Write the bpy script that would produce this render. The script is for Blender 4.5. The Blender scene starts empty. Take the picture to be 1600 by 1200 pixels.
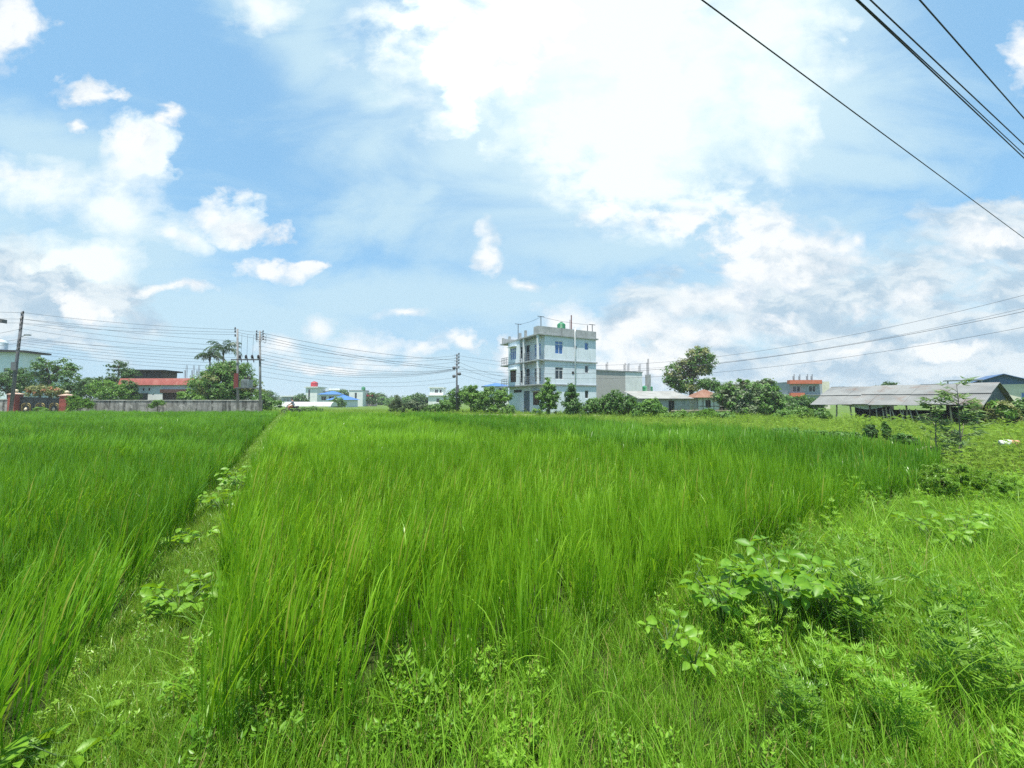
import bpy, bmesh, math, random
import numpy as np
from mathutils import Vector, Matrix

R = math.radians
sc = bpy.context.scene
COL = sc.collection

# ------------------------------------------------------------------ camera
CAM_Z = 1.6
PITCH = R(2.58)
FPX = 600.0                                   # focal length in pixels of the 1600 px wide photograph
cam_d = bpy.data.cameras.new("camera")
cam_d.sensor_width = 36.0
cam_d.lens = 36.0 * FPX / 1600.0
cam_d.clip_start = 0.05
cam_d.clip_end = 9000
cam = bpy.data.objects.new("camera", cam_d)
cam.location = (0, 0, CAM_Z)
cam.rotation_euler = (R(90) + PITCH, 0, 0)
COL.objects.link(cam)
sc.camera = cam

SUN_EL, SUN_AZ = 75.0, 197.0
HAZE = 0.0006
CT, ST = math.cos(PITCH), math.sin(PITCH)


def ray(px, py):
    a = (px - 800.0) / FPX
    b = (600.0 - py) / FPX
    return a, CT - b * ST, ST + b * CT


def at(px, py, Y):
    """World point seen at a photograph pixel, at ground distance Y."""
    x, y, z = ray(px, py)
    t = Y / y
    return Vector((x * t, Y, CAM_Z + z * t))


def on_z(px, py, z):
    x, y, zz = ray(px, py)
    t = (z - CAM_Z) / zz
    return Vector((x * t, y * t, z))


# ------------------------------------------------------------------ render settings, exposure
sc.view_settings.view_transform = 'Standard'
sc.view_settings.look = 'None'
sc.view_settings.gamma = 1.0
sc.view_settings.use_curve_mapping = False
sc.view_settings.exposure = 0.72
sc.render.engine = 'CYCLES'
cy = sc.cycles
cy.max_bounces = 6
cy.diffuse_bounces = 3
cy.glossy_bounces = 2
cy.transmission_bounces = 4
cy.transparent_max_bounces = 4
cy.volume_bounces = 0
cy.caustics_reflective = False
cy.caustics_refractive = False
cy.sample_clamp_indirect = 4.0
cy.use_denoising = False
cy.denoiser = 'OPENIMAGEDENOISE'
cy.denoising_input_passes = 'RGB_ALBEDO_NORMAL'


# ------------------------------------------------------------------ world
class NT:
    def __init__(self, tree):
        self.t = tree

    def n(self, kind, **kw):
        nd = self.t.nodes.new(kind)
        for k, v in kw.items():
            setattr(nd, k, v)
        return nd

    def put(self, sock, v):
        if v is None:
            return
        if hasattr(v, 'is_output'):
            self.t.links.new(v, sock)
        else:
            sock.default_value = v

    def math(self, op, a, b=None, c=None, clamp=False):
        nd = self.n('ShaderNodeMath', operation=op, use_clamp=clamp)
        self.put(nd.inputs[0], a)
        self.put(nd.inputs[1], b)
        self.put(nd.inputs[2], c)
        return nd.outputs[0]

    def vmath(self, op, a, b=None, s=None):
        nd = self.n('ShaderNodeVectorMath', operation=op)
        self.put(nd.inputs[0], a)
        self.put(nd.inputs[1], b)
        if s is not None:
            self.put(nd.inputs['Scale'], s)
        return nd.outputs[0]

    def noise(self, vec, scale, detail=4, rough=0.5, dist=0.0, lac=2.0):
        nd = self.n('ShaderNodeTexNoise')
        self.put(nd.inputs['Vector'], vec)
        nd.inputs['Scale'].default_value = scale
        nd.inputs['Detail'].default_value = detail
        nd.inputs['Roughness'].default_value = rough
        nd.inputs['Distortion'].default_value = dist
        nd.inputs['Lacunarity'].default_value = lac
        return nd

    def smooth(self, v, lo, hi, a=0.0, b=1.0, kind='SMOOTHSTEP'):
        nd = self.n('ShaderNodeMapRange', interpolation_type=kind)
        self.put(nd.inputs['Value'], v)
        nd.inputs['From Min'].default_value = lo
        nd.inputs['From Max'].default_value = hi
        nd.inputs['To Min'].default_value = a
        nd.inputs['To Max'].default_value = b
        return nd.outputs['Result']

    def mix(self, f, a, b, blend='MIX'):
        nd = self.n('ShaderNodeMix', data_type='RGBA', blend_type=blend)
        nd.clamp_factor = True
        self.put(nd.inputs[0], f)
        self.put(nd.inputs[6], a)
        self.put(nd.inputs[7], b)
        return nd.outputs[2]

    def ramp(self, f, stops, interp='LINEAR'):
        nd = self.n('ShaderNodeValToRGB')
        cr = nd.color_ramp
        cr.interpolation = interp
        while len(cr.elements) < len(stops):
            cr.elements.new(0.5)
        for e, (p, c) in zip(cr.elements, stops):
            e.position = p
            e.color = c
        self.put(nd.inputs[0], f)
        return nd.outputs[0]


world = bpy.data.worlds.new("World")
sc.world = world
world.use_nodes = True
wt = world.node_tree
wt.nodes.clear()
W = NT(wt)
SKY_S = 0.10


def sky_uv(px, py):
    x, y, z = ray(px, py)
    return x / y, z / y


def build_world():
    out = W.n('ShaderNodeOutputWorld')
    bg = W.n('ShaderNodeBackground')
    bg.inputs['Strength'].default_value = SKY_S
    wt.links.new(bg.outputs[0], out.inputs[0])
    sky = W.n('ShaderNodeTexSky', sky_type='NISHITA')
    sky.sun_disc = False
    sky.sun_elevation = R(SUN_EL)
    sky.sun_rotation = R(SUN_AZ)
    sky.altitude = 100
    sky.air_density = 1.0
    sky.dust_density = 1.2
    sky.ozone_density = 2.0
    tc = W.n('ShaderNodeTexCoord')
    sx = W.n('ShaderNodeSeparateXYZ')
    wt.links.new(tc.outputs['Generated'], sx.inputs[0])
    yy = W.math('MAXIMUM', W.math('ABSOLUTE', sx.outputs[1]), 0.12)
    u = W.math('DIVIDE', sx.outputs[0], yy)
    v = W.math('DIVIDE', sx.outputs[2], yy)
    cb = W.n('ShaderNodeCombineXYZ')
    W.put(cb.inputs[0], u)
    W.put(cb.inputs[1], v)
    # behind the viewer the same cloud deck is shifted, so it is not a mirror image
    back = W.math('LESS_THAN', sx.outputs[1], 0.0)
    W.put(cb.inputs[2], W.math('MULTIPLY', back, 7.3))
    p = cb.outputs[0]
    # stretched coordinates for cloud detail
    st = W.vmath('MULTIPLY', p, (1.0, 1.35, 1.0))
    w1 = W.noise(st, 3.2, 3, 0.5)
    w2 = W.noise(st, 11.0, 4, 0.6)
    warp = W.vmath('ADD', W.vmath('SCALE', W.vmath('SUBTRACT', w1.outputs['Color'], (0.5, 0.5, 0.5)), s=0.16),
                   W.vmath('SCALE', W.vmath('SUBTRACT', w2.outputs['Color'], (0.5, 0.5, 0.5)), s=0.085))
    warp = W.vmath('MULTIPLY', warp, (1, 0.75, 0))
    pw = W.vmath('ADD', p, warp)

    def field(blobs, vec, grow=1.0):
        acc = None
        for (cx, cyy, rx, ry, rot) in blobs:
            u0, v0 = sky_uv(cx, cyy)
            k = math.sqrt(1 + (v0 * 0.5) ** 2)
            mp = W.n('ShaderNodeMapping', vector_type='TEXTURE')
            mp.inputs['Location'].default_value = (u0, v0, 0)
            mp.inputs['Rotation'].default_value = (0, 0, R(rot))
            mp.inputs['Scale'].default_value = (rx * grow * k / FPX, ry * grow * k / FPX, 3.0)
            wt.links.new(vec, mp.inputs[0])
            g = W.n('ShaderNodeTexGradient', gradient_type='SPHERICAL')
            wt.links.new(mp.outputs[0], g.inputs[0])
            acc = g.outputs['Fac'] if acc is None else W.math('MAXIMUM', acc, g.outputs['Fac'])
        return acc

    # --- blue of the clear sky, a little paler towards the horizon
    base = W.mix(1.0, sky.outputs[0], (SKY_TINT[0], SKY_TINT[1], SKY_TINT[2], 1), 'MULTIPLY')
    s = 1.0 / SKY_S / EXPO

    def c(r, g, b):
        return (r * s, g * s, b * s, 1)

    def mul(vec, k):
        return W.vmath('MULTIPLY', vec, k)

    base = W.mix(0.62, base, c(0.30, 0.61, 0.93))
    hz = W.smooth(v, -0.05, 0.42, 0.85, 0.0)
    base = W.mix(hz, base, c(0.41, 0.62, 0.83))
    lowf = W.noise(mul(p, (1, 1.6, 1)), 2.1, 3, 0.5).outputs['Fac']

    def cloud(blobs, n, amp, grow, t, w_soft, w_hard):
        """Coverage of a cloud layer: placed masses broken up by fractal noise, edges part crisp, part wispy."""
        F = field(blobs, pw, grow)
        gate = W.smooth(F, 0.0, 0.22)
        d = W.math('ADD', F, W.math('MULTIPLY', W.math('MULTIPLY', W.math('SUBTRACT', n, 0.5), amp), gate))
        wid = W.smooth(lowf, 0.40, 0.58, w_hard, w_soft)
        return W.math('SMOOTH_MIN', 1.0, W.math('MAXIMUM', W.math('DIVIDE', W.math('SUBTRACT', d, t), wid), 0.0), 0.25), d

    # --- thin veil of high cloud
    veil_b = [(590, 335, 160, 60, 26), (660, 305, 60, 30, 20), (950, 190, 420, 260, 0), (150, 400, 330, 130, -8), (430, 10, 110, 70, -15), (640, 470, 560, 60, 0),
              (1290, 150, 330, 80, -6), (1000, 390, 380, 50, 0), (350, 500, 600, 70, 0), (600, 150, 60, 40, 20), (480, 60, 70, 80, -30),
              (1250, 480, 560, 160, 8), (60, 220, 160, 70, -20), (1230, 30, 170, 110, 30), (640, 590, 600, 70, 0), (730, 240, 120, 100, 0), (1300, 260, 200, 40, -8)]
    vs = mul(p, (0.75, 1.9, 1.0))
    vn = W.noise(vs, 2.4, 8, 0.60, 0.8).outputs['Fac']
    vfi = W.math('ADD', field(veil_b, pw, 1.45), W.math('MULTIPLY', W.math('SUBTRACT', vn, 0.5), 1.7))
    veil = W.smooth(vfi, 0.08, 0.85, 0.0, 0.82)
    base = W.mix(veil, base, c(0.60, 0.82, 0.94))
    # --- grey, shaded cloud banks low on both sides
    grey_b = [(1430, 545, 380, 100, 6), (1180, 578, 320, 60, 0), (40, 470, 180, 80, -10), (1560, 365, 190, 56, 14), (1340, 470, 270, 70, 10), (1600, 470, 220, 130, 0), (1150, 470, 230, 70, 14)]
    gn = W.noise(mul(st, (0.8, 1.5, 1)), 5.5, 10, 0.60, 0.25).outputs['Fac']
    ga, gd = cloud(grey_b, gn, 2.6, 1.5, 0.16, 0.62, 0.30)
    gtex = W.noise(mul(pw, (1.0, 2.1, 1)), 8.0, 8, 0.58, 0.2).outputs['Fac']
    gcol = W.mix(W.smooth(gtex, 0.36, 0.64), c(0.47, 0.63, 0.77), c(0.84, 0.92, 0.96))
    base = W.mix(W.math('MULTIPLY', ga, 0.92), base, gcol)
    # --- white cumulus
    white_b = [(760, 60, 90, 90, 0), (716, 150, 30, 62, 12), (685, 12, 60, 40, 0), (800, 30, 90, 70, 0),
               (8, 42, 56, 66, 0), (140, 140, 46, 26, -14), (262, 183, 28, 20, -24), (123, 192, 14, 9, 0),
               (205, 232, 44, 34, -10), (40, 270, 60, 16, -10), (270, 362, 50, 16, -24), 
               (345, 325, 44, 38, -30), (395, 358, 60, 26, -16),
               (430, 432, 56, 17, 0), (478, 423, 36, 10, 8), (280, 450, 90, 9, -2), (763, 386, 26, 44, -8), (832, 444, 34, 13, 0), (930, 336, 40, 18, 14),
               (508, 513, 32, 26, -20), (556, 532, 56, 26, -8), (604, 545, 40, 18, 0), (716, 534, 40, 17, 0), (672, 546, 34, 15, 0), (600, 566, 90, 14, 0), (440, 545, 48, 24, 0), (630, 495, 44, 10, 0), (520, 575, 120, 10, 0), (130, 478, 54, 24, -22),
               (880, 502, 46, 32, 0), (800, 562, 44, 36, 0), (925, 520, 26, 24, 0),
               (1195, 368, 98, 46, -6), (1275, 386, 84, 28, -4), (1060, 338, 76, 22, -4), (1338, 384, 20, 15, 0),
               (1110, 470, 150, 30, 18), (1000, 515, 90, 36, 14), (985, 560, 110, 28, 0), (1230, 425, 110, 34, 0), (1410, 478, 60, 18, 10), (1100, 520, 120, 30, 6),
               (1535, 372, 80, 30, 10), (1470, 398, 40, 22, 0), (1594, 85, 30, 50, 0), (1330, 545, 60, 12, 0), (1490, 545, 50, 13, 0)]
    cn = W.noise(st, 8.0, 11, 0.60, 0.2).outputs['Fac']
    glare_b = [(930, 50, 290, 150, 0), (1010, 180, 150, 150, 0), (760, 60, 100, 110, 0), (1190, 30, 130, 90, 20), (990, 258, 130, 60, 8), (1110, 120, 80, 130, 0), (900, 190, 80, 70, 0),
               (1190, 150, 60, 120, 10), (410, 12, 44, 36, 0), (215, 245, 52, 58, -10), (50, 288, 150, 40, -12), (180, 325, 110, 40, -14), (280, 362, 64, 22, -24), (120, 400, 120, 30, -6), (365, 338, 60, 34, -30)]
    ba, bd = cloud(glare_b, cn, 1.7, 1.5, 0.12, 0.75, 0.30)
    base = W.mix(W.math('MULTIPLY', ba, 0.93), base, c(1.0, 1.08, 1.07))
    ca, cd = cloud(white_b, cn, 2.1, 1.55, 0.27, 0.85, 0.30)
    ca = W.math('MULTIPLY', ca, 0.97)
    # the glow of the cloud that hides the sun
    glow = field([(960, 10, 460, 330, 0)], p, 1.0)
    sh = W.noise(W.vmath('ADD', mul(pw, (1, 1.3, 1)), (0.0, 0.02, 0.0)), 9.0, 8, 0.58).outputs['Fac']
    wcol = W.mix(W.smooth(W.math('ADD', sh, W.math('MULTIPLY', cd, 0.22)), 0.44, 0.70), c(0.70, 0.81, 0.91), c(1.0, 1.03, 1.04))
    wcol = W.mix(W.smooth(glow, 0.0, 0.5), wcol, c(1.55, 1.65, 1.62))
    base = W.mix(ca, base, wcol)
    halo = W.smooth(field([(960, 60, 600, 400, 0)], p, 1.0), 0.05, 1.0, 0.0, 0.62)
    base = W.mix(halo, base, c(0.98, 1.14, 1.12))
    # ground half of the world (never seen past the ground sheet)
    wt.links.new(base, bg.inputs[0])


EXPO = 2.0 ** sc.view_settings.exposure
SKY_TINT = (1.25, 1.45, 1.35)
build_world()
world.cycles.sampling_method = 'MANUAL'
world.cycles.sample_map_resolution = 512

sun_d = bpy.data.lights.new("sun", 'SUN')
sun_d.energy = 5.0
sun_d.angle = R(0.6)
sun_d.color = (1.0, 0.95, 0.86)
sun = bpy.data.objects.new("sun", sun_d)
sv = Vector((math.sin(R(SUN_AZ)) * math.cos(R(SUN_EL)), math.cos(R(SUN_AZ)) * math.cos(R(SUN_EL)), math.sin(R(SUN_EL))))
sun.rotation_euler = sv.to_track_quat('Z', 'Y').to_euler()
sun.location = sv * 60
COL.objects.link(sun)


# ------------------------------------------------------------------ materials
MATS = {}


def new_mat(name):
    m = bpy.data.materials.new(name)
    m.use_nodes = True
    m.node_tree.nodes.clear()
    return m, NT(m.node_tree)


def surf(name, c1, c2=None, rough=0.7, scale=3.0, detail=6, streak=None, bump=0.0, bscale=20.0, metal=0.0, spec=0.4, coat=0.0, stain=None, wave=None):
    """Procedural surface: noise between two colours, optional vertical streaks of dirt (streak = colour, amount)."""
    m, N = new_mat(name)
    o = N.n('ShaderNodeOutputMaterial')
    b = N.n('ShaderNodeBsdfPrincipled')
    N.t.links.new(b.outputs[0], o.inputs[0])
    tc = N.n('ShaderNodeTexCoord').outputs['Object']
    c2 = c2 or tuple(x * 0.75 for x in c1)
    nz = N.noise(tc, scale, detail, 0.6)
    col = N.mix(N.smooth(nz.outputs['Fac'], 0.35, 0.68), (*c1, 1), (*c2, 1))
    if streak:
        sc_, amt, lo, hi = streak
        sv_ = N.vmath('MULTIPLY', tc, (1.6, 1.6, 0.16))
        sn = N.noise(sv_, 2.2, 6, 0.62)
        col = N.mix(N.smooth(sn.outputs['Fac'], lo, hi, 0, amt), col, (*sc_, 1))
    if stain:
        sc_, amt, ss = stain
        sn = N.noise(tc, ss, 7, 0.65, 0.6)
        col = N.mix(N.smooth(sn.outputs['Fac'], 0.52, 0.66, 0, amt), col, (*sc_, 1))
    N.put(b.inputs['Base Color'], col)
    b.inputs['Roughness'].default_value = rough
    b.inputs['Metallic'].default_value = metal
    b.inputs['Specular IOR Level'].default_value = spec
    b.inputs['Coat Weight'].default_value = coat
    h = None
    if wave:
        wsc, axis, wb = wave
        wn = N.n('ShaderNodeTexWave', wave_type='BANDS', bands_direction=axis)
        N.put(wn.inputs['Vector'], tc)
        wn.inputs['Scale'].default_value = wsc
        bp = N.n('ShaderNodeBump')
        bp.inputs['Strength'].default_value = wb
        bp.inputs['Distance'].default_value = 0.03
        N.put(bp.inputs['Height'], wn.outputs['Fac'])
        h = bp.outputs[0]
    if bump:
        bn = N.noise(tc, bscale, 5, 0.6)
        bp = N.n('ShaderNodeBump')
        bp.inputs['Strength'].default_value = bump
        bp.inputs['Distance'].default_value = 0.02
        N.put(bp.inputs['Height'], bn.outputs['Fac'])
        if h is not None:
            N.put(bp.inputs['Normal'], h)
        h = bp.outputs[0]
    if h is not None:
        N.put(b.inputs['Normal'], h)
    MATS[name] = m
    return m


def brick(name, c1, c2, mortar, sx=4.0, bump=0.3):
    m, N = new_mat(name)
    o = N.n('ShaderNodeOutputMaterial')
    b = N.n('ShaderNodeBsdfPrincipled')
    N.t.links.new(b.outputs[0], o.inputs[0])
    tc = N.n('ShaderNodeTexCoord').outputs['Object']
    s = N.n('ShaderNodeSeparateXYZ')
    N.put(s.inputs[0], tc)
    cb = N.n('ShaderNodeCombineXYZ')
    N.put(cb.inputs[0], N.math('ADD', s.outputs[0], s.outputs[1]))
    N.put(cb.inputs[1], s.outputs[2])
    bt = N.n('ShaderNodeTexBrick')
    N.put(bt.inputs['Vector'], cb.outputs[0])
    bt.inputs['Scale'].default_value = sx
    bt.inputs['Color1'].default_value = (*c1, 1)
    bt.inputs['Color2'].default_value = (*c2, 1)
    bt.inputs['Mortar'].default_value = (*mortar, 1)
    bt.inputs['Mortar Size'].default_value = 0.03
    nz = N.noise(tc, 1.1, 6, 0.65)
    col = N.mix(N.smooth(nz.outputs['Fac'], 0.4, 0.65, 0, 0.45), bt.outputs['Color'], (*mortar, 1))
    N.put(b.inputs['Base Color'], col)
    b.inputs['Roughness'].default_value = 0.9
    bp = N.n('ShaderNodeBump')
    bp.inputs['Strength'].default_value = bump
    N.put(bp.inputs['Height'], bt.outputs['Fac'])
    bp.invert = True
    N.put(b.inputs['Normal'], bp.outputs[0])
    MATS[name] = m
    return m


def leafmat(name, dark, light, trans, tfac=0.35, rough=0.45, spec=0.35, patch=None):
    """Leaf: colour varies per copy and per leaf (attribute tone); light passes through it."""
    m, N = new_mat(name)
    o = N.n('ShaderNodeOutputMaterial')
    b = N.n('ShaderNodeBsdfPrincipled')
    t = N.n('ShaderNodeBsdfTranslucent')
    mx = N.n('ShaderNodeMixShader')
    mx.inputs[0].default_value = tfac
    N.t.links.new(b.outputs[0], mx.inputs[1])
    N.t.links.new(t.outputs[0], mx.inputs[2])
    N.t.links.new(mx.outputs[0], o.inputs[0])
    at_ = N.n('ShaderNodeAttribute', attribute_name='tone')
    oi = N.n('ShaderNodeObjectInfo')
    f = N.math('ADD', N.math('MULTIPLY', at_.outputs['Fac'], 0.65), N.math('MULTIPLY', oi.outputs['Random'], 0.35))
    if patch:
        g = N.n('ShaderNodeNewGeometry')
        pn = N.noise(N.vmath('MULTIPLY', g.outputs['Position'], (1, 1, 0)), patch, 4, 0.55)
        f = N.math('ADD', f, N.smooth(pn.outputs['Fac'], 0.3, 0.7, -0.40, 0.40, 'LINEAR'), clamp=True)
    col = N.mix(f, (*dark, 1), (*light, 1))
    N.put(b.inputs['Base Color'], col)
    b.inputs['Roughness'].default_value = rough
    b.inputs['Specular IOR Level'].default_value = spec
    tcol = N.mix(f, (*[x * 0.75 for x in trans], 1), (*trans, 1))
    N.put(t.inputs['Color'], tcol)
    MATS[name] = m
    return m


M = MATS
surf('plaster_blue', (0.69, 0.745, 0.785), (0.61, 0.67, 0.715), 0.85, 0.5, 7, streak=((0.38, 0.41, 0.41), 0.55, 0.50, 0.74), bump=0.08)
surf('plaster_white', (0.72, 0.73, 0.71), (0.62, 0.64, 0.63), 0.85, 0.8, 6, streak=((0.40, 0.41, 0.40), 0.4, 0.52, 0.74), bump=0.08)
surf('plaster_cream', (0.66, 0.63, 0.50), (0.56, 0.54, 0.43), 0.85, 0.8, 6, streak=((0.36, 0.35, 0.29), 0.4, 0.52, 0.74))
surf('plaster_pink', (0.55, 0.40, 0.36), (0.48, 0.35, 0.32), 0.85, 0.8)
surf('plaster_grey', (0.34, 0.37, 0.41), (0.28, 0.31, 0.35), 0.88, 0.8, 6, streak=((0.2, 0.21, 0.23), 0.4, 0.52, 0.74))
surf('concrete', (0.40, 0.41, 0.41), (0.30, 0.31, 0.31), 0.9, 1.4, 7, streak=((0.17, 0.18, 0.17), 0.5, 0.50, 0.72), bump=0.12)
surf('slab_edge', (0.36, 0.38, 0.38), (0.26, 0.28, 0.28), 0.9, 1.6, 6)
surf('old_wall', (0.27, 0.27, 0.25), (0.16, 0.165, 0.15), 0.95, 1.0, 8, streak=((0.035, 0.038, 0.032), 0.9, 0.42, 0.66), bump=0.2, stain=((0.50, 0.50, 0.46), 0.5, 2.4))
surf('wall_cap', (0.40, 0.40, 0.36), (0.22, 0.23, 0.20), 0.95, 2.0, 7)
brick('block_wall', (0.42, 0.40, 0.37), (0.34, 0.33, 0.31), (0.40, 0.39, 0.37), 2.2, 0.2)
brick('red_brick', (0.22, 0.07, 0.045), (0.16, 0.055, 0.04), (0.20, 0.13, 0.11), 5.0, 0.3)
brick('dark_brick', (0.075, 0.05, 0.045), (0.055, 0.04, 0.036), (0.10, 0.085, 0.08), 4.0, 0.3)
surf('red_roof', (0.46, 0.135, 0.11), (0.38, 0.11, 0.09), 0.65, 1.5, 5, streak=((0.30, 0.09, 0.075), 0.6, 0.45, 0.7), stain=((0.50, 0.27, 0.22), 0.5, 1.2))
surf('orange_paint', (0.55, 0.15, 0.075), (0.47, 0.12, 0.06), 0.7, 1.5)
surf('blue_roof', (0.055, 0.17, 0.46), (0.045, 0.14, 0.38), 0.45, 1.2, 5, wave=(3.0, 'X', 0.5))
surf('navy_roof', (0.06, 0.13, 0.27), (0.05, 0.10, 0.21), 0.5, 1.2, 5, wave=(3.0, 'X', 0.5))
surf('blue_plastic', (0.03, 0.16, 0.50), (0.03, 0.13, 0.42), 0.4, 2)
surf('red_plastic', (0.42, 0.03, 0.04), (0.34, 0.025, 0.035), 0.5, 2)
surf('green_tank', (0.035, 0.24, 0.11), (0.03, 0.19, 0.09), 0.4, 2, wave=(4.0, 'Z', 0.6))
surf('tin_roof', (0.25, 0.255, 0.245), (0.17, 0.175, 0.17), 0.6, 0.6, 7, stain=((0.20, 0.145, 0.115), 0.6, 1.1), wave=(4.2, 'X', 0.9), spec=0.5)
surf('tin_roof_light', (0.34, 0.34, 0.32), (0.24, 0.245, 0.23), 0.55, 0.8, 7, stain=((0.30, 0.24, 0.19), 0.5, 0.8), wave=(4.2, 'X', 0.8))
surf('rust_roof', (0.22, 0.10, 0.06), (0.30, 0.17, 0.12), 0.75, 0.9, 7, wave=(4.2, 'X', 0.8))
surf('dark_tin', (0.085, 0.11, 0.115), (0.055, 0.075, 0.08), 0.6, 1.0, 5, wave=(4.0, 'Y', 0.5))
surf('dark_inside', (0.03, 0.032, 0.03), (0.02, 0.021, 0.02), 0.9, 1.5)
surf('glass_blue', (0.04, 0.15, 0.42), (0.03, 0.11, 0.32), 0.12, 0.7, 3, spec=0.8)
surf('glass_dark', (0.022, 0.030, 0.036), (0.015, 0.02, 0.025), 0.12, 0.7, 3, spec=0.8)
surf('shutter_brown', (0.11, 0.062, 0.05), (0.08, 0.045, 0.037), 0.6, 3)
surf('shutter_blue', (0.10, 0.14, 0.18), (0.075, 0.105, 0.135), 0.55, 3, wave=(6.0, 'Z', 0.5))
surf('white_frame', (0.72, 0.74, 0.74), (0.62, 0.64, 0.65), 0.5, 4)
surf('steel', (0.30, 0.31, 0.32), (0.22, 0.23, 0.24), 0.5, 3, metal=0.3)
surf('pole_steel', (0.13, 0.135, 0.145), (0.085, 0.09, 0.10), 0.6, 2.0, 5, stain=((0.16, 0.10, 0.07), 0.5, 2.5))
surf('pole_concrete', (0.26, 0.26, 0.255), (0.18, 0.18, 0.18), 0.9, 2.0, 6, stain=((0.11, 0.11, 0.11), 0.5, 2.0))
surf('insulator', (0.05, 0.035, 0.035), (0.035, 0.025, 0.025), 0.25, 3, spec=0.7)
surf('wire_black', (0.035, 0.037, 0.045), (0.025, 0.026, 0.03), 0.6, 3)
surf('gate_black', (0.012, 0.018, 0.02), (0.009, 0.013, 0.015), 0.4, 3)
surf('gate_gold', (0.30, 0.24, 0.08), (0.22, 0.18, 0.06), 0.45, 3, metal=0.3)
surf('post_red', (0.30, 0.072, 0.05), (0.23, 0.055, 0.04), 0.8, 2.0, 5)
surf('post_cap', (0.50, 0.36, 0.28), (0.42, 0.28, 0.22), 0.85, 2.0, 5)
surf('finial', (0.62, 0.54, 0.38), (0.52, 0.45, 0.31), 0.6, 4)
surf('bark', (0.11, 0.085, 0.06), (0.065, 0.05, 0.038), 0.95, 6, 6, bump=0.4)
surf('bark_pale', (0.24, 0.21, 0.16), (0.16, 0.14, 0.105), 0.95, 5, 6, bump=0.3)
surf('bamboo', (0.42, 0.38, 0.27), (0.30, 0.27, 0.18), 0.7, 4, 5)
surf('wood_plank', (0.16, 0.125, 0.095), (0.10, 0.08, 0.06), 0.9, 4, 6)
surf('log_pale', (0.42, 0.36, 0.25), (0.30, 0.25, 0.17), 0.9, 4, 6, stain=((0.33, 0.20, 0.10), 0.6, 3), bump=0.3)
surf('stem', (0.07, 0.13, 0.035), (0.055, 0.10, 0.03), 0.6, 6)
surf('skin', (0.40, 0.22, 0.14), (0.36, 0.19, 0.12), 0.6, 6)
surf('shirt', (0.25, 0.28, 0.33), (0.21, 0.235, 0.28), 0.9, 8)
surf('shorts', (0.42, 0.20, 0.09), (0.36, 0.17, 0.075), 0.9, 8)
surf('hair', (0.016, 0.013, 0.012), (0.012, 0.01, 0.01), 0.5, 8)
surf('rubber', (0.02, 0.02, 0.02), (0.014, 0.014, 0.014), 0.8, 8)
surf('bike_red', (0.26, 0.03, 0.025), (0.2, 0.025, 0.02), 0.3, 3, coat=0.5)
surf('bike_black', (0.02, 0.02, 0.022), (0.015, 0.015, 0.016), 0.4, 3)
surf('bag_white', (0.70, 0.70, 0.68), (0.55, 0.55, 0.54), 0.6, 8, bump=0.4)
surf('bag_orange', (0.48, 0.25, 0.15), (0.38, 0.18, 0.10), 0.6, 8, bump=0.4)
surf('dirt_road', (0.38, 0.34, 0.28), (0.28, 0.25, 0.20), 0.95, 1.2, 7)
surf('banner_red', (0.18, 0.035, 0.03), (0.14, 0.03, 0.025), 0.7, 3)
surf('transformer_grey', (0.30, 0.33, 0.33), (0.24, 0.26, 0.26), 0.5, 3)
surf('plastic_sheet', (0.62, 0.63, 0.62), (0.50, 0.51, 0.50), 0.4, 1.5, 5)

leafmat('rice', (0.092, 0.240, 0.009), (0.285, 0.500, 0.030), (0.40, 0.68, 0.022), 0.44, 0.34, 0.55, patch=0.35)
leafmat('rice_shaded', (0.060, 0.190, 0.009), (0.200, 0.405, 0.027), (0.29, 0.56, 0.020), 0.42, 0.32, 0.6, patch=0.35)  # darker copy of rice; shade from the viewing angle is put into its colour
leafmat('rice_yellow', (0.20, 0.26, 0.03), (0.33, 0.36, 0.06), (0.40, 0.46, 0.05), 0.35, 0.5, 0.3)
leafmat('straw', (0.25, 0.23, 0.07), (0.40, 0.36, 0.15), (0.34, 0.32, 0.1), 0.25, 0.7, 0.1)
leafmat('weed', (0.085, 0.215, 0.014), (0.265, 0.48, 0.045), (0.39, 0.66, 0.035), 0.42, 0.45, 0.32, patch=0.9)
leafmat('weed_lime', (0.10, 0.225, 0.018), (0.27, 0.46, 0.05), (0.37, 0.60, 0.04), 0.38, 0.38, 0.5, patch=0.9)
leafmat('weed_dark', (0.080, 0.19, 0.014), (0.20, 0.36, 0.035), (0.30, 0.52, 0.03), 0.35, 0.45, 0.4)
leafmat('bean_leaf', (0.065, 0.19, 0.010), (0.185, 0.36, 0.024), (0.32, 0.55, 0.02), 0.36, 0.45, 0.4, patch=28)
leafmat('meadow', (0.12, 0.235, 0.022), (0.25, 0.39, 0.05), (0.34, 0.52, 0.045), 0.36, 0.6, 0.2, patch=0.25)
leafmat('leaf_dark', (0.034, 0.09, 0.018), (0.090, 0.19, 0.04), (0.13, 0.27, 0.035), 0.25, 0.45, 0.4)
leafmat('leaf_mid', (0.055, 0.14, 0.022), (0.155, 0.30, 0.06), (0.19, 0.36, 0.04), 0.28, 0.45, 0.4)
leafmat('leaf_bright', (0.085, 0.20, 0.025), (0.18, 0.33, 0.05), (0.25, 0.45, 0.05), 0.3, 0.45, 0.4)
leafmat('leaf_olive', (0.11, 0.14, 0.04), (0.29, 0.30, 0.11), (0.28, 0.33, 0.07), 0.26, 0.5, 0.35)
leafmat('leaf_grey', (0.085, 0.125, 0.06), (0.19, 0.245, 0.125), (0.18, 0.26, 0.10), 0.26, 0.5, 0.4)
leafmat('leaf_pale', (0.11, 0.20, 0.05), (0.24, 0.36, 0.12), (0.26, 0.42, 0.09), 0.35, 0.45, 0.4)
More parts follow.
